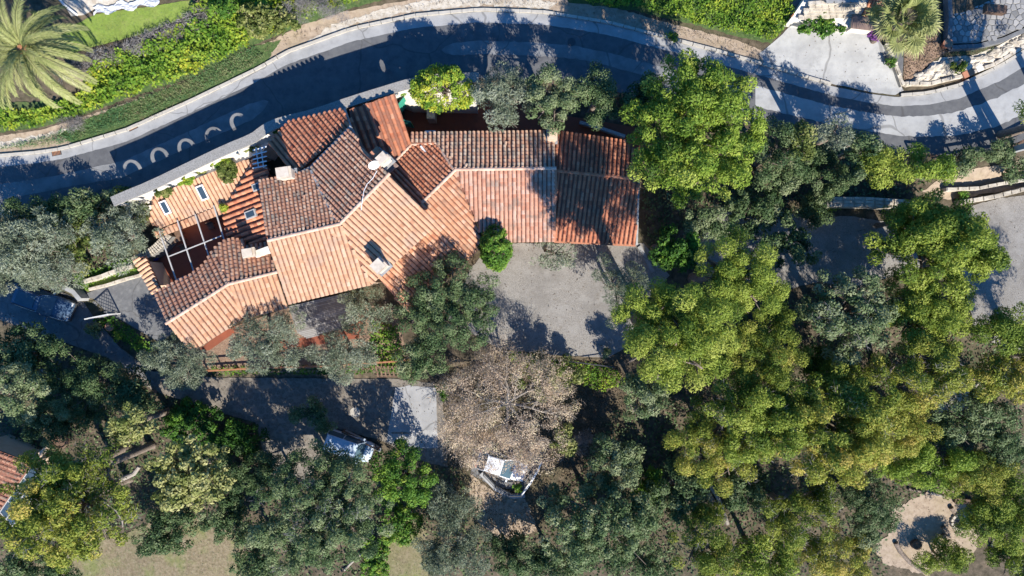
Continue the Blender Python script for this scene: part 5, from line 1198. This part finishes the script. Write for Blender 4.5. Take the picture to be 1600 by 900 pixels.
# ------------------------------------------------------------------ vehicles
def car(name, label, cat, px, py, ang, paint, L_=4.5, W_=1.82, hh=1.5, style='suv', roof_glass=False, z=None):
    p = G(px, py, hh * .7); z0 = gz(p.x, p.y) + .05 if z is None else z; base = Vector((p.x, p.y, z0)); t = thing(name, base, label, cat)
    c, s = math.cos(ang), math.sin(ang)
    T = lambda x, y, zz: (base.x + x * c - y * s, base.y + x * s + y * c, z0 + zz)
    hl = L_ / 2; hw = W_ / 2
    belt = hh * .60 if style != 'van' else hh * .55; bon = hh * .58 if style == 'suv' else hh * .55
    # lower body: cross-sections along the length (x, half width, top height)
    st = [(-hl, .70, belt * .72), (-hl + .06, .86, belt * .92), (-hl + .28, .96, belt), (-hl * .55, 1.0, belt * 1.02), (0, 1.0, belt), (hl * .34, 1.0, belt), (hl * .48, .985, bon), (hl * .78, .95, bon * .95), (hl - .16, .87, bon * .84), (hl - .03, .74, bon * .70), (hl, .66, bon * .52)]
    V = []; Q = []
    for x, w_, zt in st:
        for yy, zz in ((-.92, .22), (-1, .40), (-1, zt * .72), (-.95, zt * .93), (-.80, zt), (0, zt + .03), (.80, zt), (.95, zt * .93), (1, zt * .72), (1, .40), (.92, .22)): V.append(T(x, yy * w_ * hw, zz))
    n = 11
    for i in range(len(st) - 1): Q += [(i * n + k, (i + 1) * n + k, (i + 1) * n + k + 1, i * n + k + 1) for k in range(n - 1)] + [(i * n + n - 1, (i + 1) * n + n - 1, (i + 1) * n, i * n)]
    Q += [tuple(range(n)), tuple(reversed(range((len(st) - 1) * n, len(st) * n)))]
    part('body', V, Q, M[paint], t, smooth=True)
    # greenhouse
    x0, x1, x2, x3 = {'suv': (-hl + .12, -hl + .45, hl * .10, hl * .44), 'van': (-hl + .06, -hl + .2, hl * .42, hl * .68), 'hatch': (-hl + .15, -hl + .75, hl * .02, hl * .46)}[style]
    def ring(x, w_, zz): return [T(x, -w_ * hw, zz), T(x, w_ * hw, zz)]
    lo_ = belt - .02; rf = hh; tw = .74
    pr = [(x0, .90, lo_), (x1, tw, rf - .06), (x1 + .35, tw + .01, rf), ((x1 + x2) / 2, tw + .02, rf + .03), (x2 - .2, tw + .01, rf), (x2, tw - .01, rf - .05), (x3, .88, lo_)]
    V = []; Q = []
    for x, w_, zz in pr[1:-1]:
        for yy, dz in ((-1, -.05), (-.9, 0), (0, .025), (.9, 0), (1, -.05)): V.append(T(x, yy * w_ * hw, zz + dz))
    for i in range(len(pr) - 3): Q += [(i * 5 + k, i * 5 + 5 + k, i * 5 + 6 + k, i * 5 + 1 + k) for k in range(4)]
    nb = len(V); V += [(v[0], v[1], v[2] - .06) for v in V]; Q += [tuple(nb + i for i in reversed(f)) for f in Q]
    m5 = len(pr) - 2
    for k, st_ in ((0, 1), (4, -1)):
        for i in range(m5 - 1): Q.append((i * 5 + k, nb + i * 5 + k, nb + i * 5 + 5 + k, i * 5 + 5 + k))
    for i in (0, m5 - 1): Q += [(i * 5 + k, i * 5 + k + 1, nb + i * 5 + k + 1, nb + i * 5 + k) for k in range(4)]
    part('roof', V, Q, M[paint], t, smooth=False)
    def pane(nm, pts, m=M['glass_car']):
        A_ = [Vector(q) for q in pts]; nrm = (A_[1] - A_[0]).cross(A_[2] - A_[0]).normalized() * .02; k = len(A_)
        part(nm, [q - nrm for q in A_] + [q + nrm for q in A_], [tuple(reversed(range(k))), tuple(range(k, 2 * k))] + [(i, (i + 1) % k, k + (i + 1) % k, k + i) for i in range(k)], m, t)
    pane('windscreen', [T(x2, -tw * hw * .97, rf - .07), T(x2, tw * hw * .97, rf - .07), T(x3, .86 * hw, lo_ + .02), T(x3, -.86 * hw, lo_ + .02)])
    pane('rear_window', [T(x1, -tw * hw * .95, rf - .12), T(x1, tw * hw * .95, rf - .12), T(x0, .86 * hw, lo_), T(x0, -.86 * hw, lo_)])
    xm = (x1 + x2) / 2
    for sg in (-1, 1):
        for xa, xb, ta, tb in ((x0 + .1, xm - .05, x1 + .02, xm - .05), (xm + .05, x3 - .08, xm + .05, x2 - .02)):
            pane('side_window', [T(xa, sg * hw * .92, lo_ + .03), T(xb, sg * hw * .92, lo_ + .03), T(tb, sg * (tw + .01) * hw, rf - .12), T(ta, sg * (tw + .01) * hw, rf - .12)])
        for xa, ta in ((xm, xm), (x0 + .05, x1), (x3 - .03, x2)):
            mb = MB(); mb.bar(T(xa, sg * hw * .925, lo_), T(ta, sg * (tw + .015) * hw, rf - .08), .07, .05); mb.part('pillar', M[paint], t)
        mb = MB(); mb.box(T(x3 - .25, sg * (hw + .1), belt + .08), (.14, .2, .13), ang); mb.part('wing_mirror', M[paint], t)
        mb = MB(); mb.box(T(hl - .16, sg * hw * .62, bon * .74), (.2, .36, .13), ang); mb.part('headlight', M['lamp_glass'], t)
        mb = MB(); mb.box(T(-hl + .06, sg * hw * .70, belt * .78), (.1, .2, .26), ang); mb.part('tail_light', M['lamp_red'], t)
        for xa in (hl * .62, -hl * .60):
            mb = MB(); mb.tube([T(xa, sg * (hw - .2), .32), T(xa, sg * (hw + .01), .32)], .33, 16); wh = mb.part('wheel', M['rubber'], t)
            mb = MB(); mb.tube([T(xa, sg * (hw - .02), .32), T(xa, sg * (hw + .025), .32)], .2, 10); mb.part('rim', M['chrome'], wh)
    if roof_glass: pane('sunroof', [T(x1 + .3, -tw * hw * .68, rf + .035), T(x1 + .3, tw * hw * .68, rf + .035), T(x2 - .35, tw * hw * .68, rf + .045), T(x2 - .35, -tw * hw * .68, rf + .045)])
    if style == 'suv':
        for sg in (-1, 1): mb = MB(); mb.bar(T(x1 + .1, sg * tw * hw * .9, rf + .06), T(x2 - .1, sg * tw * hw * .9, rf + .06), .05, .05); mb.part('roof_rail', M['dark_metal'], t)
    mb = MB(); mb.box(T(hl - .01, 0, .42), (.08, W_ * .8, .2), ang); mb.part('bumper', M['dark_metal'], t)
    return t
car('parked_car', 'dark blue estate car with black sunroof parked in the shade under the silvery olive', 'car', 63, 473, R(-20), 'car_blue', 4.7, 1.9, 1.62, 'suv', True)
car('parked_van', 'pale blue van half hidden under the big mottled oak', 'van', 543, 699, R(-19), 'car_pale', 3.9, 1.75, 1.8, 'van')
car('parked_car', 'white car with its bonnet showing from under the large dry tree', 'car', 784, 729, R(-18), 'car_white', 4.1, 1.75, 1.45, 'hatch')
# ------------------------------------------------------------------ fences, rails, gate
def rail_fence(name, pts, z_off, h, step, label, mp, mr, rails=(1.0, .55), pw=.09, rw_=.07, cat='fence', group=None, balus=0):
    P = resample([G(*p) + Vector((0, 0, z_off)) for p in pts], step)
    t = thing(name, P[len(P) // 2], label, cat, group)
    for p in P:
        mb = MB(); mb.box(p + Vector((0, 0, h / 2 - .1)), (pw, pw, h + .2)); mb.part('post', M[mp], t)
    for f in rails:
        for a, b in zip(P, P[1:]): mb = MB(); mb.bar(a + Vector((0, 0, h * f - .02)), b + Vector((0, 0, h * f - .02)), rw_, rw_); mb.part('rail', M[mr], t)
    for a, b in zip(P, P[1:]):
        for k in range(balus): q = a.lerp(b, (k + .5) / balus); mb = MB(); mb.bar(q, q + Vector((0, 0, h * .97)), .02, .02); mb.part('baluster', M[mr], t)
    return t
rail_fence('wooden_fence', [(326,578),(420,573),(500,571),(580,566),(638,562)], .0, .95, 1.15, 'orange wooden post and rail fence between the villa garden and shaded lane', 'wood', 'wood', (1.0, .5), .1, .09)
rail_fence('metal_railing', [(775,545),(860,560),(958,572)], 0, 1.0, 1.6, 'dark metal railing along the lower edge of the sunlit gravel yard', 'dark_metal', 'dark_metal', (1.0, .5), .06, .05)
rail_fence('road_railing', [(1425,244),(1490,250),(1560,238),(1606,214)], 0, 1.0, 1.7, 'rusty dark railing along the lower road edge at the right', 'wood_brown', 'wood_brown', (1.0, .5), .12, .12)
rail_fence('wooden_railing', [(540,671),(565,683),(594,698)], .1, 1.0, 1.25, 'dark timber railing on the low wall above the pale blue van', 'wood_brown', 'wood_brown', (1.0, .55), .1, .1)
rail_fence('metal_railing', [(756,738),(775,758),(795,770),(815,770)], 0, 1.0, 1.0, 'dark iron railing curving below the white car', 'dark_metal', 'dark_metal', (1.0, .5), .06, .06)
rail_fence('white_railing', [(814,770),(828,752),(838,735),(846,718)], 0, .9, 1.1, 'pale grey railing at the right of the white car', 'white_paint', 'white_paint', (1.0, .5), .07, .08)
# low stone edging
def low_wall(pts, h, wd, m, label, name='low_wall', cat='wall', zz=0.0, stones=False, group=None):
    P = resample([G(*p) for p in pts], .8); t = thing(name, P[len(P) // 2], label, cat, group); rr = random.Random(len(label))
    mb = MB()
    L2 = [p.to_2d() for p in P]; A_ = [Vector(q) for q in offset_line([tuple(q) for q in L2], wd / 2)]; B_ = [Vector(q) for q in offset_line([tuple(q) for q in L2], -wd / 2)]
    for i in range(len(P) - 1):
        z0 = min(P[i].z, P[i + 1].z) - .4; mb.prism([A_[i], A_[i + 1], B_[i + 1], B_[i]], z0, [P[i].z + h + zz, P[i + 1].z + h + zz, P[i + 1].z + h + zz, P[i].z + h + zz])
    mb.part('wall_core', M[m], t)
    if stones:
        for i in range(len(P) - 1):
            for k in range(stones):
                f = (k + .5) / stones; q = A_[i].lerp(A_[i + 1], .5).lerp(B_[i].lerp(B_[i + 1], .5), f); e = P[i + 1] - P[i]
                mb = MB(); mb.box((q.x, q.y, (P[i].z + P[i + 1].z) / 2 + h + rr.uniform(.01, .05)), (e.length * rr.uniform(.82, .98), wd / stones * rr.uniform(.8, .97), .1), math.atan2(e.y, e.x) + rr.uniform(-.06, .06), .9); mb.part('stone', M[m], t)
    return t
low_wall([(752,738),(775,762),(800,774),(820,772)], .35, .35, 'concrete', 'low concrete wall under the iron railing by the white car')
low_wall([(538,673),(566,686),(596,702)], .4, .3, 'concrete', 'low concrete wall under the timber railing above the pale blue van')
low_wall([(137,440),(165,432),(190,422),(212,416)], .5, .35, 'stone', 'pale stone step wall in the terraced bed left of the tiled roofs', stones=1)
low_wall([(142,452),(168,446),(200,436),(228,428)], .3, .25, 'stone', 'thin stone edge along the top of the small driveway', stones=1)
low_wall([(1255,326),(1290,318),(1340,318),(1400,322),(1430,326)], 1.0, .8, 'stone', 'thick pale stone wall lit by sun above the shaded gravel yard', 'terrace_wall', stones=3)
low_wall([(1470,298),(1520,296),(1560,288),(1640,276)], .7, .28, 'stone', 'upper thin pale wall of the earth terrace at the right edge', 'terrace_wall', stones=1)
low_wall([(1490,318),(1540,310),(1580,300),(1640,284)], .9, .35, 'stone', 'lower pale wall of the earth terrace at the right edge', 'terrace_wall', stones=1)
low_wall([(905,193),(940,203),(975,215)], .5, .25, 'concrete', 'thin grey wall behind the dark end roof of the villa')
low_wall([(998,385),(1010,405),(1020,425)], .15, .3, 'concrete', 'low kerb wall at the right end of the east wing')
low_wall([(1382,70),(1396,104),(1407,136)], .35, .3, 'stone', 'pale stone kerb wall between the forecourt and the dark ramp', stones=1)
low_wall([(1476,0),(1478,30),(1476,66)], .6, .32, 'lane_grey', 'grey wall at the left side of the flagstone patio')
low_wall([(1480,78),(1520,76),(1560,66),(1600,48),(1650,24)], .6, .32, 'lane_grey', 'grey wall along the lower side of the flagstone patio')
low_wall([(1416,132),(1450,132),(1500,120),(1550,102),(1590,78),(1620,58)], .25, .3, 'stone', 'low sandy stone edging along the inside of the road bend', stones=1)
low_wall([(90,-6),(104,10),(122,24)], .3, .15, 'tarp', 'thin pale kerb at the edge of the pavement beside the palm')
# lattice gate by the small driveway
t = thing('lattice_gate', G(175, 490), 'metal lattice gate standing open at the lower end of the small driveway', 'gate'); a = G(153, 497); b = G(188, 490); hgt = 1.7
for x, y in ((a, b),):
    for zz in (.12, hgt): mb = MB(); mb.bar(x + Vector((0, 0, zz)), y + Vector((0, 0, zz)), .07, .07); mb.part('rail', M['white_paint'], t)
    for q in (x, y): mb = MB(); mb.bar(q, q + Vector((0, 0, hgt)), .09, .09); mb.part('post', M['white_paint'], t)
    for k in range(-6, 9):
        for sg in (1, -1):
            f0 = k / 9 if sg > 0 else k / 9 + .66; f1 = f0 + .66 * sg; z0, z1 = .12, hgt
            if f0 < 0: z0 += (0 - f0) / (f1 - f0) * (hgt - .12); f0 = 0
            if f0 > 1: z0 += (1 - f0) / (f1 - f0) * (hgt - .12); f0 = 1
            if f1 > 1: z1 -= (f1 - 1) / abs(f1 - (k / 9)) * (hgt - .12); f1 = 1
            if f1 < 0: z1 -= (0 - f1) / .66 * (hgt - .12); f1 = 0
            if z1 - z0 > .15: mb = MB(); mb.bar(x.lerp(y, f0) + Vector((0, 0, z0)), x.lerp(y, f1) + Vector((0, 0, z1)), .03, .02); mb.part('lattice_bar', M['grey_steel'], t)
low_wall([(112,448),(128,456),(138,468)], 1.1, .35, 'concrete', 'grey gate pillar wall right of the parked blue car')
def post(px, py, h, w_, m, label):
    p = G(px, py); t = thing('road_post', p, label, 'post', 'square posts beside the road bend'); mb = MB(); mb.box(p + Vector((0, 0, h / 2)), (w_, w_, h)); mb.part('shaft', M[m], t)
    mb = MB(); mb.box(p + Vector((0, 0, h + .06)), (w_ + .12, w_ + .12, .12), 0, .7); mb.part('cap', M[m], t)
post(1562, 240, 4.6, .42, 'concrete', 'square pillar casting a long straight shadow across the road bend')
post(1640, 186, 4.6, .4, 'concrete', 'square pillar at the right edge of the road bend')
# pots
for px, py, r, h, lab in ((177,510,.33,.55,'terracotta pot with soil among the shrubs by the gate'), (1021,388,.28,.45,'terracotta pot on the paved strip right of the east wing'), (1474,72,.34,.6,'dark planter pot at the corner of the flagstone patio')):
    p = G(px, py); t = thing('plant_pot', p, lab, 'pot', 'garden plant pots'); mb = MB(); mb.tube([p, p + Vector((0, 0, h * .9)), p + Vector((0, 0, h * .9)), p + Vector((0, 0, h))], [r * .7, r, r * 1.12, r * 1.12], 14); mb.part('vessel', M['terracotta'], t)
    mb = MB(); mb.tube([p + Vector((0, 0, h - .02)), p + Vector((0, 0, h + .02))], r * .9, 12); mb.part('soil', M['mulch'], t)
# brown garden steps
t = thing('garden_steps', G(615, 582), 'brown timber garden steps above the sunlit lane', 'steps')
for k in range(9):
    a = px2w(590 + k * 6.2, 572, -1.5); mb = MB(); mb.bar(G(589 + k * 6.2, 571) + Vector((0, 0, .5 - .03 * k)), G(592 + k * 6.2, 588) + Vector((0, 0, .3 - .03 * k)), .12, .05); mb.part('tread', M['wood_brown'], t)
mb = MB(); mb.bar(G(588, 588) + Vector((0, 0, .35)), G(644, 588) + Vector((0, 0, .1)), .07, .1); mb.part('stringer', M['wood_brown'], t)
# ------------------------------------------------------------------ flagstone patio and house at the top right
patio = thing('flagstone_patio', G(1530, 40), 'shaded patio paved with irregular grey flagstones at the top right', 'patio')
pp = [(1480,-10),(1660,-10),(1660,14),(1600,42),(1560,60),(1520,70),(1482,70)]
poly = [tuple(G(*q, .1).to_2d()) for q in pp]; zpt = gz(*G(1530, 40).to_2d()) + .25
mb = MB(); mb.prism([Vector(q) for q in poly], zpt - .6, zpt); mb.part('mortar_bed', M['mortar'], patio)
rg = np.random.default_rng(3); cs = .46; A = np.array(poly); lo, hi = A.min(0), A.max(0); seeds = []
for j, y in enumerate(np.arange(lo[1], hi[1], cs * .88)):
    for x in np.arange(lo[0] + (j % 2) * cs / 2, hi[0], cs): seeds.append((x + rg.uniform(-.15, .15), y + rg.uniform(-.15, .15)))
seeds = np.array(seeds); ins = inside(seeds, poly); ns = 0; smooth_left = []
for i in np.where(ins)[0]:
    c = seeds[i]; d = seeds - c; dd = np.hypot(d[:, 0], d[:, 1]); nb = np.argsort(dd)[1:11]; cell = [Vector((c[0] + math.cos(q) * .5, c[1] + math.sin(q) * .5)) for q in np.linspace(0, 2 * PI, 13)[:-1]]
    for j in nb:
        m_ = Vector((c + d[j] / 2).tolist()); nv_ = Vector((d[j] / dd[j]).tolist()); out = []
        for k in range(len(cell)):
            p, q = cell[k], cell[(k + 1) % len(cell)]; sp, sq = (p - m_).dot(nv_) + .035, (q - m_).dot(nv_) + .035
            if sp <= 0: out.append(p)
            if (sp <= 0) != (sq <= 0): out.append(p.lerp(q, sp / (sp - sq)))
        cell = out
        if len(cell) < 3: break
    if len(cell) < 3: continue
    zz = zpt + .03 + rg.uniform(-.012, .018); ctr = sum(cell, Vector((0, 0))) / len(cell)
    ring2 = [q.lerp(ctr, .09) for q in cell]; n = len(cell)
    V = [(q.x, q.y, zpt - .02) for q in cell] + [(q.x, q.y, zz - .015) for q in cell] + [(q.x, q.y, zz) for q in ring2]
    Q = [(k, (k + 1) % n, n + (k + 1) % n, n + k) for k in range(n)] + [(n + k, n + (k + 1) % n, 2 * n + (k + 1) % n, 2 * n + k) for k in range(n)] + [tuple(range(2 * n, 3 * n))]
    if ns < 295: part('flagstone', V, Q, M['stone_grey'], patio, tint=np.full(len(V), np.clip(rg.normal(.5, .2), .05, .95)))
    ns += 1
mb = MB(); q = G(1553, 16, .8); mb.box(q + Vector((0, 0, .1)), (1.5, .6, .5), -.1); pl_ = mb.solo('timber_box', M['wood_brown'], 'dark brown timber box seat on the flagstone patio', 'box')
nb_ = thing('neighbour_house', G(1300, 0), 'pale stone house with tiled roof at the top right beside the fan palm', 'house')
q = [px2w(*p_, 2.2) for p_ in ((1238,28),(1262,-10),(1392,-20),(1380,14),(1342,40),(1320,38))]
mb = MB(); mb.prism([p_.to_2d() for p_ in q], 0, [1.6, 2.6, 2.8, 2.5, 1.7, 1.7]); mb.part('wall', M['white_wall'], nb_)
rg3 = random.Random(8)
for r_ in range(5):
    for k in range(9):
        a = px2w(1252 + k * 10 + r_ * 4 + (r_ % 2) * 5, 27 - r_ * 5.5 - k * .3, 1.95 + r_ * .16); mb = MB(); mb.box(a, (.52 * rg3.uniform(.85, 1.05), .30 * rg3.uniform(.9, 1.1), .12), rg3.uniform(-.1, .1) + .02, .94); mb.part('stone', M['stone'], nb_)
for k in range(4):
    a = px2w(1296 + k * 13, 3, 3.0); mb = MB(); mb.box(a, (.5, .16, .16)); mb.part('vent_block', M['lead'], nb_)
mb = MB(); mb.prism([px2w(*p_, 3).to_2d() for p_ in ((1286,-8),(1340,-8),(1340,4),(1290,2))], 2.8, 3.1); mb.part('slab_roof', M['lead'], nb_)
mb = MB(); A_ = [px2w(*p_) for p_ in ((1340,38,1.75),(1362,-8,2.9),(1392,-8,2.9),(1374,40,1.7))]; mb.add(A_ + [v - Vector((0, 0, .12)) for v in A_], [(0,1,2,3),(7,6,5,4),(0,4,5,1),(1,5,6,2),(2,6,7,3),(3,7,4,0)]); rn_ = mb.part('roof', M['tile_bed'], nb_)
for k in range(6):
    for j in range(7):
        f = (k + .5) / 6; a = A_[0].lerp(A_[3], f); b = A_[1].lerp(A_[2], f); p0 = b.lerp(a, j / 7); p1 = b.lerp(a, (j + 1.15) / 7); key = 'nbtile'
        if key not in shared: tv, tq = half_pipe((p1 - p0).length, .09, .11, 0, .03); shared[key] = mesh_np('roof_tile', tv, tq, M['tile_red'], np.full(len(tv), .6))
        o = link('roof_tile', shared[key], rn_); Y = (p1 - p0).normalized(); X = Y.cross(Vector((0, 0, 1))).normalized(); Mx = Matrix((X, Y, X.cross(Y))).transposed().to_4x4(); Mx.translation = p0 + Vector((0, 0, .02)) - ORG[rn_.name]; o.matrix_local = Mx
p = G(1342, 41, .8); t = thing('storage_bin', p, 'brown lidded bin against the end of the stone house', 'bin'); mb = MB(); mb.box(p + Vector((0, 0, .1)), (1.55, .85, .9), -.12); mb.part('bin_body', M['white_wall'], t)
mb = MB(); mb.box(p + Vector((0, 0, .6)), (1.7, .95, .1), -.12); mb.part('lid', M['brownmetal'], t)
mb = MB(); mb.box(p + Vector((.1, .02, .67)), (.6, .1, .04), -.12); mb.part('handle', M['dark_metal'], t)
t = thing('red_shed', G(1228, 12), 'reddish brown wooden shed wall beside the clipped ivy hedge', 'shed'); mb = MB(); q = [px2w(*p_, 1.2) for p_ in ((1231,24),(1238,-14),(1262,-14),(1246,22))]; mb.prism([p_.to_2d() for p_ in q], .2, 1.2); mb.part('roof', M['brownmetal'], t)
mb = MB(); mb.box(G(1236, 26, .6), (.5, .1, 1.2), .9); mb.part('door', M['wood'], t)
for px, py, lab in ((1515,114,'small orange-brown square cover slab beside the road bend'), (1529,107,'white square cover slab beside the road bend'), (1508,117,'second small orange-brown slab beside the first')):
    mb = MB(); p = G(px, py, .2); mb.box(p, (.5, .5, .3), .45); mb.solo('cover_slab', M['white_paint'] if 'white' in lab else M['terracotta'], lab, 'slab')
# crumpled grey cover at the edge of the top-left pavement
rg = np.random.default_rng(12); a = G(150, 20); b = G(252, 2); V = []; Q = []; n1, n2 = 40, 6
for i in range(n1):
    for j in range(n2):
        q = a.lerp(b, i / (n1 - 1)); V.append((q.x + rg.uniform(-.1, .1), q.y + (j - 2.5) * .12 + .15 * math.sin(i * .5), gz(q.x, q.y) + .15 + .10 * abs(math.sin(i * .43 + j * .8)) + rg.uniform(0, .06)))
Q = [(i * n2 + j, i * n2 + n2 + j, i * n2 + n2 + j + 1, i * n2 + j + 1) for i in range(n1 - 1) for j in range(n2 - 1)]
solo('ground_sheet', V, Q, M['tarp'], 'crumpled grey cover sheet along the edge of the lawn at top left', 'sheet')
# ------------------------------------------------------------------ neighbour roof at the lower left
lh = thing('garden_house', G(5, 745, 2), 'small house with shade-toned red tiled roof and glazed lean-to at the lower left edge', 'house')
zt = gz(*G(10, 740).to_2d())
Pn = [px2w(-40, 712, zt + 4.0), px2w(8, 703, zt + 4.0), px2w(50, 724, zt + 3.6), px2w(2, 796, zt + 3.2), px2w(-40, 796, zt + 3.4)]
A_, B_, C_, D_ = px2w(-46, 688, zt + 4.3), px2w(2, 703, zt + 4.0), px2w(50, 724, zt + 3.4), px2w(0, 796, zt + 3.4); E_ = px2w(-60, 770, zt + 4.3)
V = [E_, A_, C_, D_]; mb = MB(); mb.add(V + [v - Vector((0, 0, .14)) for v in V], [(0,1,2,3),(7,6,5,4),(0,4,5,1),(1,5,6,2),(2,6,7,3),(3,7,4,0)]); rl = mb.part('roof', M['tile_bed'], lh)
for k in range(11):
    for j in range(14):
        p0 = E_.lerp(A_, (k + .5) / 11).lerp(D_.lerp(C_, (k + .5) / 11), j / 14); p1 = E_.lerp(A_, (k + .5) / 11).lerp(D_.lerp(C_, (k + .5) / 11), (j + 1.15) / 14)
        key = 'lhtile'
        if key not in shared: tv, tq = half_pipe((p1 - p0).length, .11, .13, 0, .03); shared[key] = mesh_np('roof_tile', tv, tq, M['tile_dark'], np.full(len(tv), .25))  # dark tile and low tint put shade into this roof's colour
        o = link('roof_tile', shared[key], rl); Y = (p1 - p0).normalized(); X = Y.cross(Vector((0, 0, 1))).normalized(); Mx = Matrix((X, Y, X.cross(Y))).transposed().to_4x4(); Mx.translation = p0 + Vector((0, 0, .02)) - ORG[rl.name]; o.matrix_local = Mx
mb = MB(); mb.prism([v.to_2d().lerp(px2w(0, 740, zt + 3).to_2d(), .12) for v in V], zt - 1, zt + 3.2); mb.part('wall', M['plaster'], lh)
G0, G1, G2, G3 = px2w(50, 728, zt + 2.9), px2w(70, 752, zt + 2.5), px2w(20, 822, zt + 2.5), px2w(0, 800, zt + 2.9)
for k in range(4):
    for j in range(2):
        f0, f1 = (k + .04) / 4, (k + .96) / 4; g0, g1 = (j + .04) / 2, (j + .96) / 2
        q = [G0.lerp(G3, f0).lerp(G1.lerp(G2, f0), g0), G0.lerp(G3, f1).lerp(G1.lerp(G2, f1), g0), G0.lerp(G3, f1).lerp(G1.lerp(G2, f1), g1), G0.lerp(G3, f0).lerp(G1.lerp(G2, f0), g1)]
        part('glass_pane', q + [v - Vector((0, 0, .03)) for v in q], [(3,2,1,0),(4,5,6,7),(0,1,5,4),(1,2,6,5),(2,3,7,6),(3,0,4,7)], M['glass'], lh)
mb = MB()
for k in range(5): mb.bar(G0.lerp(G3, k / 4), G1.lerp(G2, k / 4), .06, .08)
for j in range(3): mb.bar(G0.lerp(G1, j / 2), G3.lerp(G2, j / 2), .06, .08)
mb.part('glazing_bar', M['grey_steel'], lh)
mb = MB(); mb.bar(px2w(50, 722, zt + 2.6), px2w(76, 698, zt + 2.4), .25, .5); mb.part('garden_wall', M['plaster'], lh)
# ------------------------------------------------------------------ fire pit and timber in the clearing
p = G(1497, 815); t = thing('fire_pit', p, 'round stone ringed fire pit with ashes in the sandy clearing', 'fire pit'); mb = MB(); mb.tube([p, p + Vector((0, 0, .06))], .5, 16); mb.part('ash', M['ash'], t)
rr = random.Random(2)
for k in range(13):
    q = 2 * PI * k / 13; mb = MB(); mb.box(p + Vector((math.cos(q) * .62, math.sin(q) * .62, .12)), (.28 * rr.uniform(.8, 1.1), .24, .26 * rr.uniform(.8, 1.2)), q + PI / 2 + rr.uniform(-.2, .2), .78); mb.part('stone', M['stone'], t)
def log(pts, r, label, m='bark', z=0.0):
    P = [G(*q) + Vector((0, 0, r * .8 + z)) for q in pts]; mb = MB(); mb.tube(P, [r * (1 - .3 * i / max(1, len(P) - 1)) for i in range(len(P))], 9); return mb.solo('log', M[m], label, 'log', 'logs lying in the wood', smooth=False)
log([(1398,847),(1406,862),(1420,878),(1436,890),(1450,896)], .2, 'long curved dark log on the sand left of the fire pit')
log([(1472,822),(1480,836)], .2, 'short dark log lying nearest the fire pit on its left'); log([(1471,834),(1478,846)], .17, 'short dark log below the other short log by the fire pit')
log([(1484,792),(1489,800)], .2, 'stubby log stump above the fire pit'); log([(1418,763),(1440,768)], .12, 'thin brown log at the top edge of the sandy clearing'); log([(1452,769),(1474,775)], .14, 'pale split log at the top edge of the sandy clearing', 'bark_pale')
log([(1084,742),(1104,768),(1130,812)], .3, 'long dark fallen trunk beside the yellow-green pine')
log([(1095,738),(1120,775),(1136,818)], .22, 'pale brown fallen trunk lying beside the dark one', 'bark_pale')
log([(186,752),(206,741),(224,733),(232,722)], .22, 'pale forked dead trunk above the large faded pine', 'bark_pale', 1.2)
log([(184,770),(204,785),(213,800),(214,810)], .07, 'thin curved dead branch right of the large faded pine', 'bark_pale', 2.0)
log([(1545,868),(1552,838)], .1, 'leaning grey pole right of the fire pit', 'bark_pale')
log([(40,560),(72,580),(98,592)], .16, 'long brown log in the shade under the dark oaks at the left')
log([(538,890),(560,868),(575,858)], .12, 'bundle branch of dead wood at the bottom edge beside the bright strip of bush', 'bark_pale')
p = G(1429, 849); mb = MB(); mb.tube([p, p + Vector((0, 0, .42)), p + Vector((0, 0, .46))], [.42, .4, .36], 16); mb.solo('round_table', M['wood_brown'], 'dark round stump table on the sand below the clearing', 'stump table')
p = G(1500, 781); t = thing('bench', p, 'dark wooden bench under the pine above the fire pit', 'bench'); mb = MB(); mb.box(p + Vector((0, 0, .42)), (1.4, .4, .07), -.1); mb.part('seat', M['wood_brown'], t)
for a in (-.55, .55): mb = MB(); mb.box(p + Vector((a, 0, .2)), (.1, .35, .4), -.1); mb.part('leg', M['wood_brown'], t)
p = G(98, 687); mb = MB(); q = [(math.cos(a) * .62, math.sin(a) * .62) for a in np.linspace(0, 2 * PI, 20)]
mb.tube([p + Vector((x, y, .35)) for x, y in q], .07, 6, cap=False); mb.tube([p, p + Vector((0, 0, .33))], [.6, .6], 18); mb.solo('water_basin', M['wood_brown'], 'round dark basin in the shade above the large faded pine', 'basin')
print('all leaf triangles', tri_count[0])
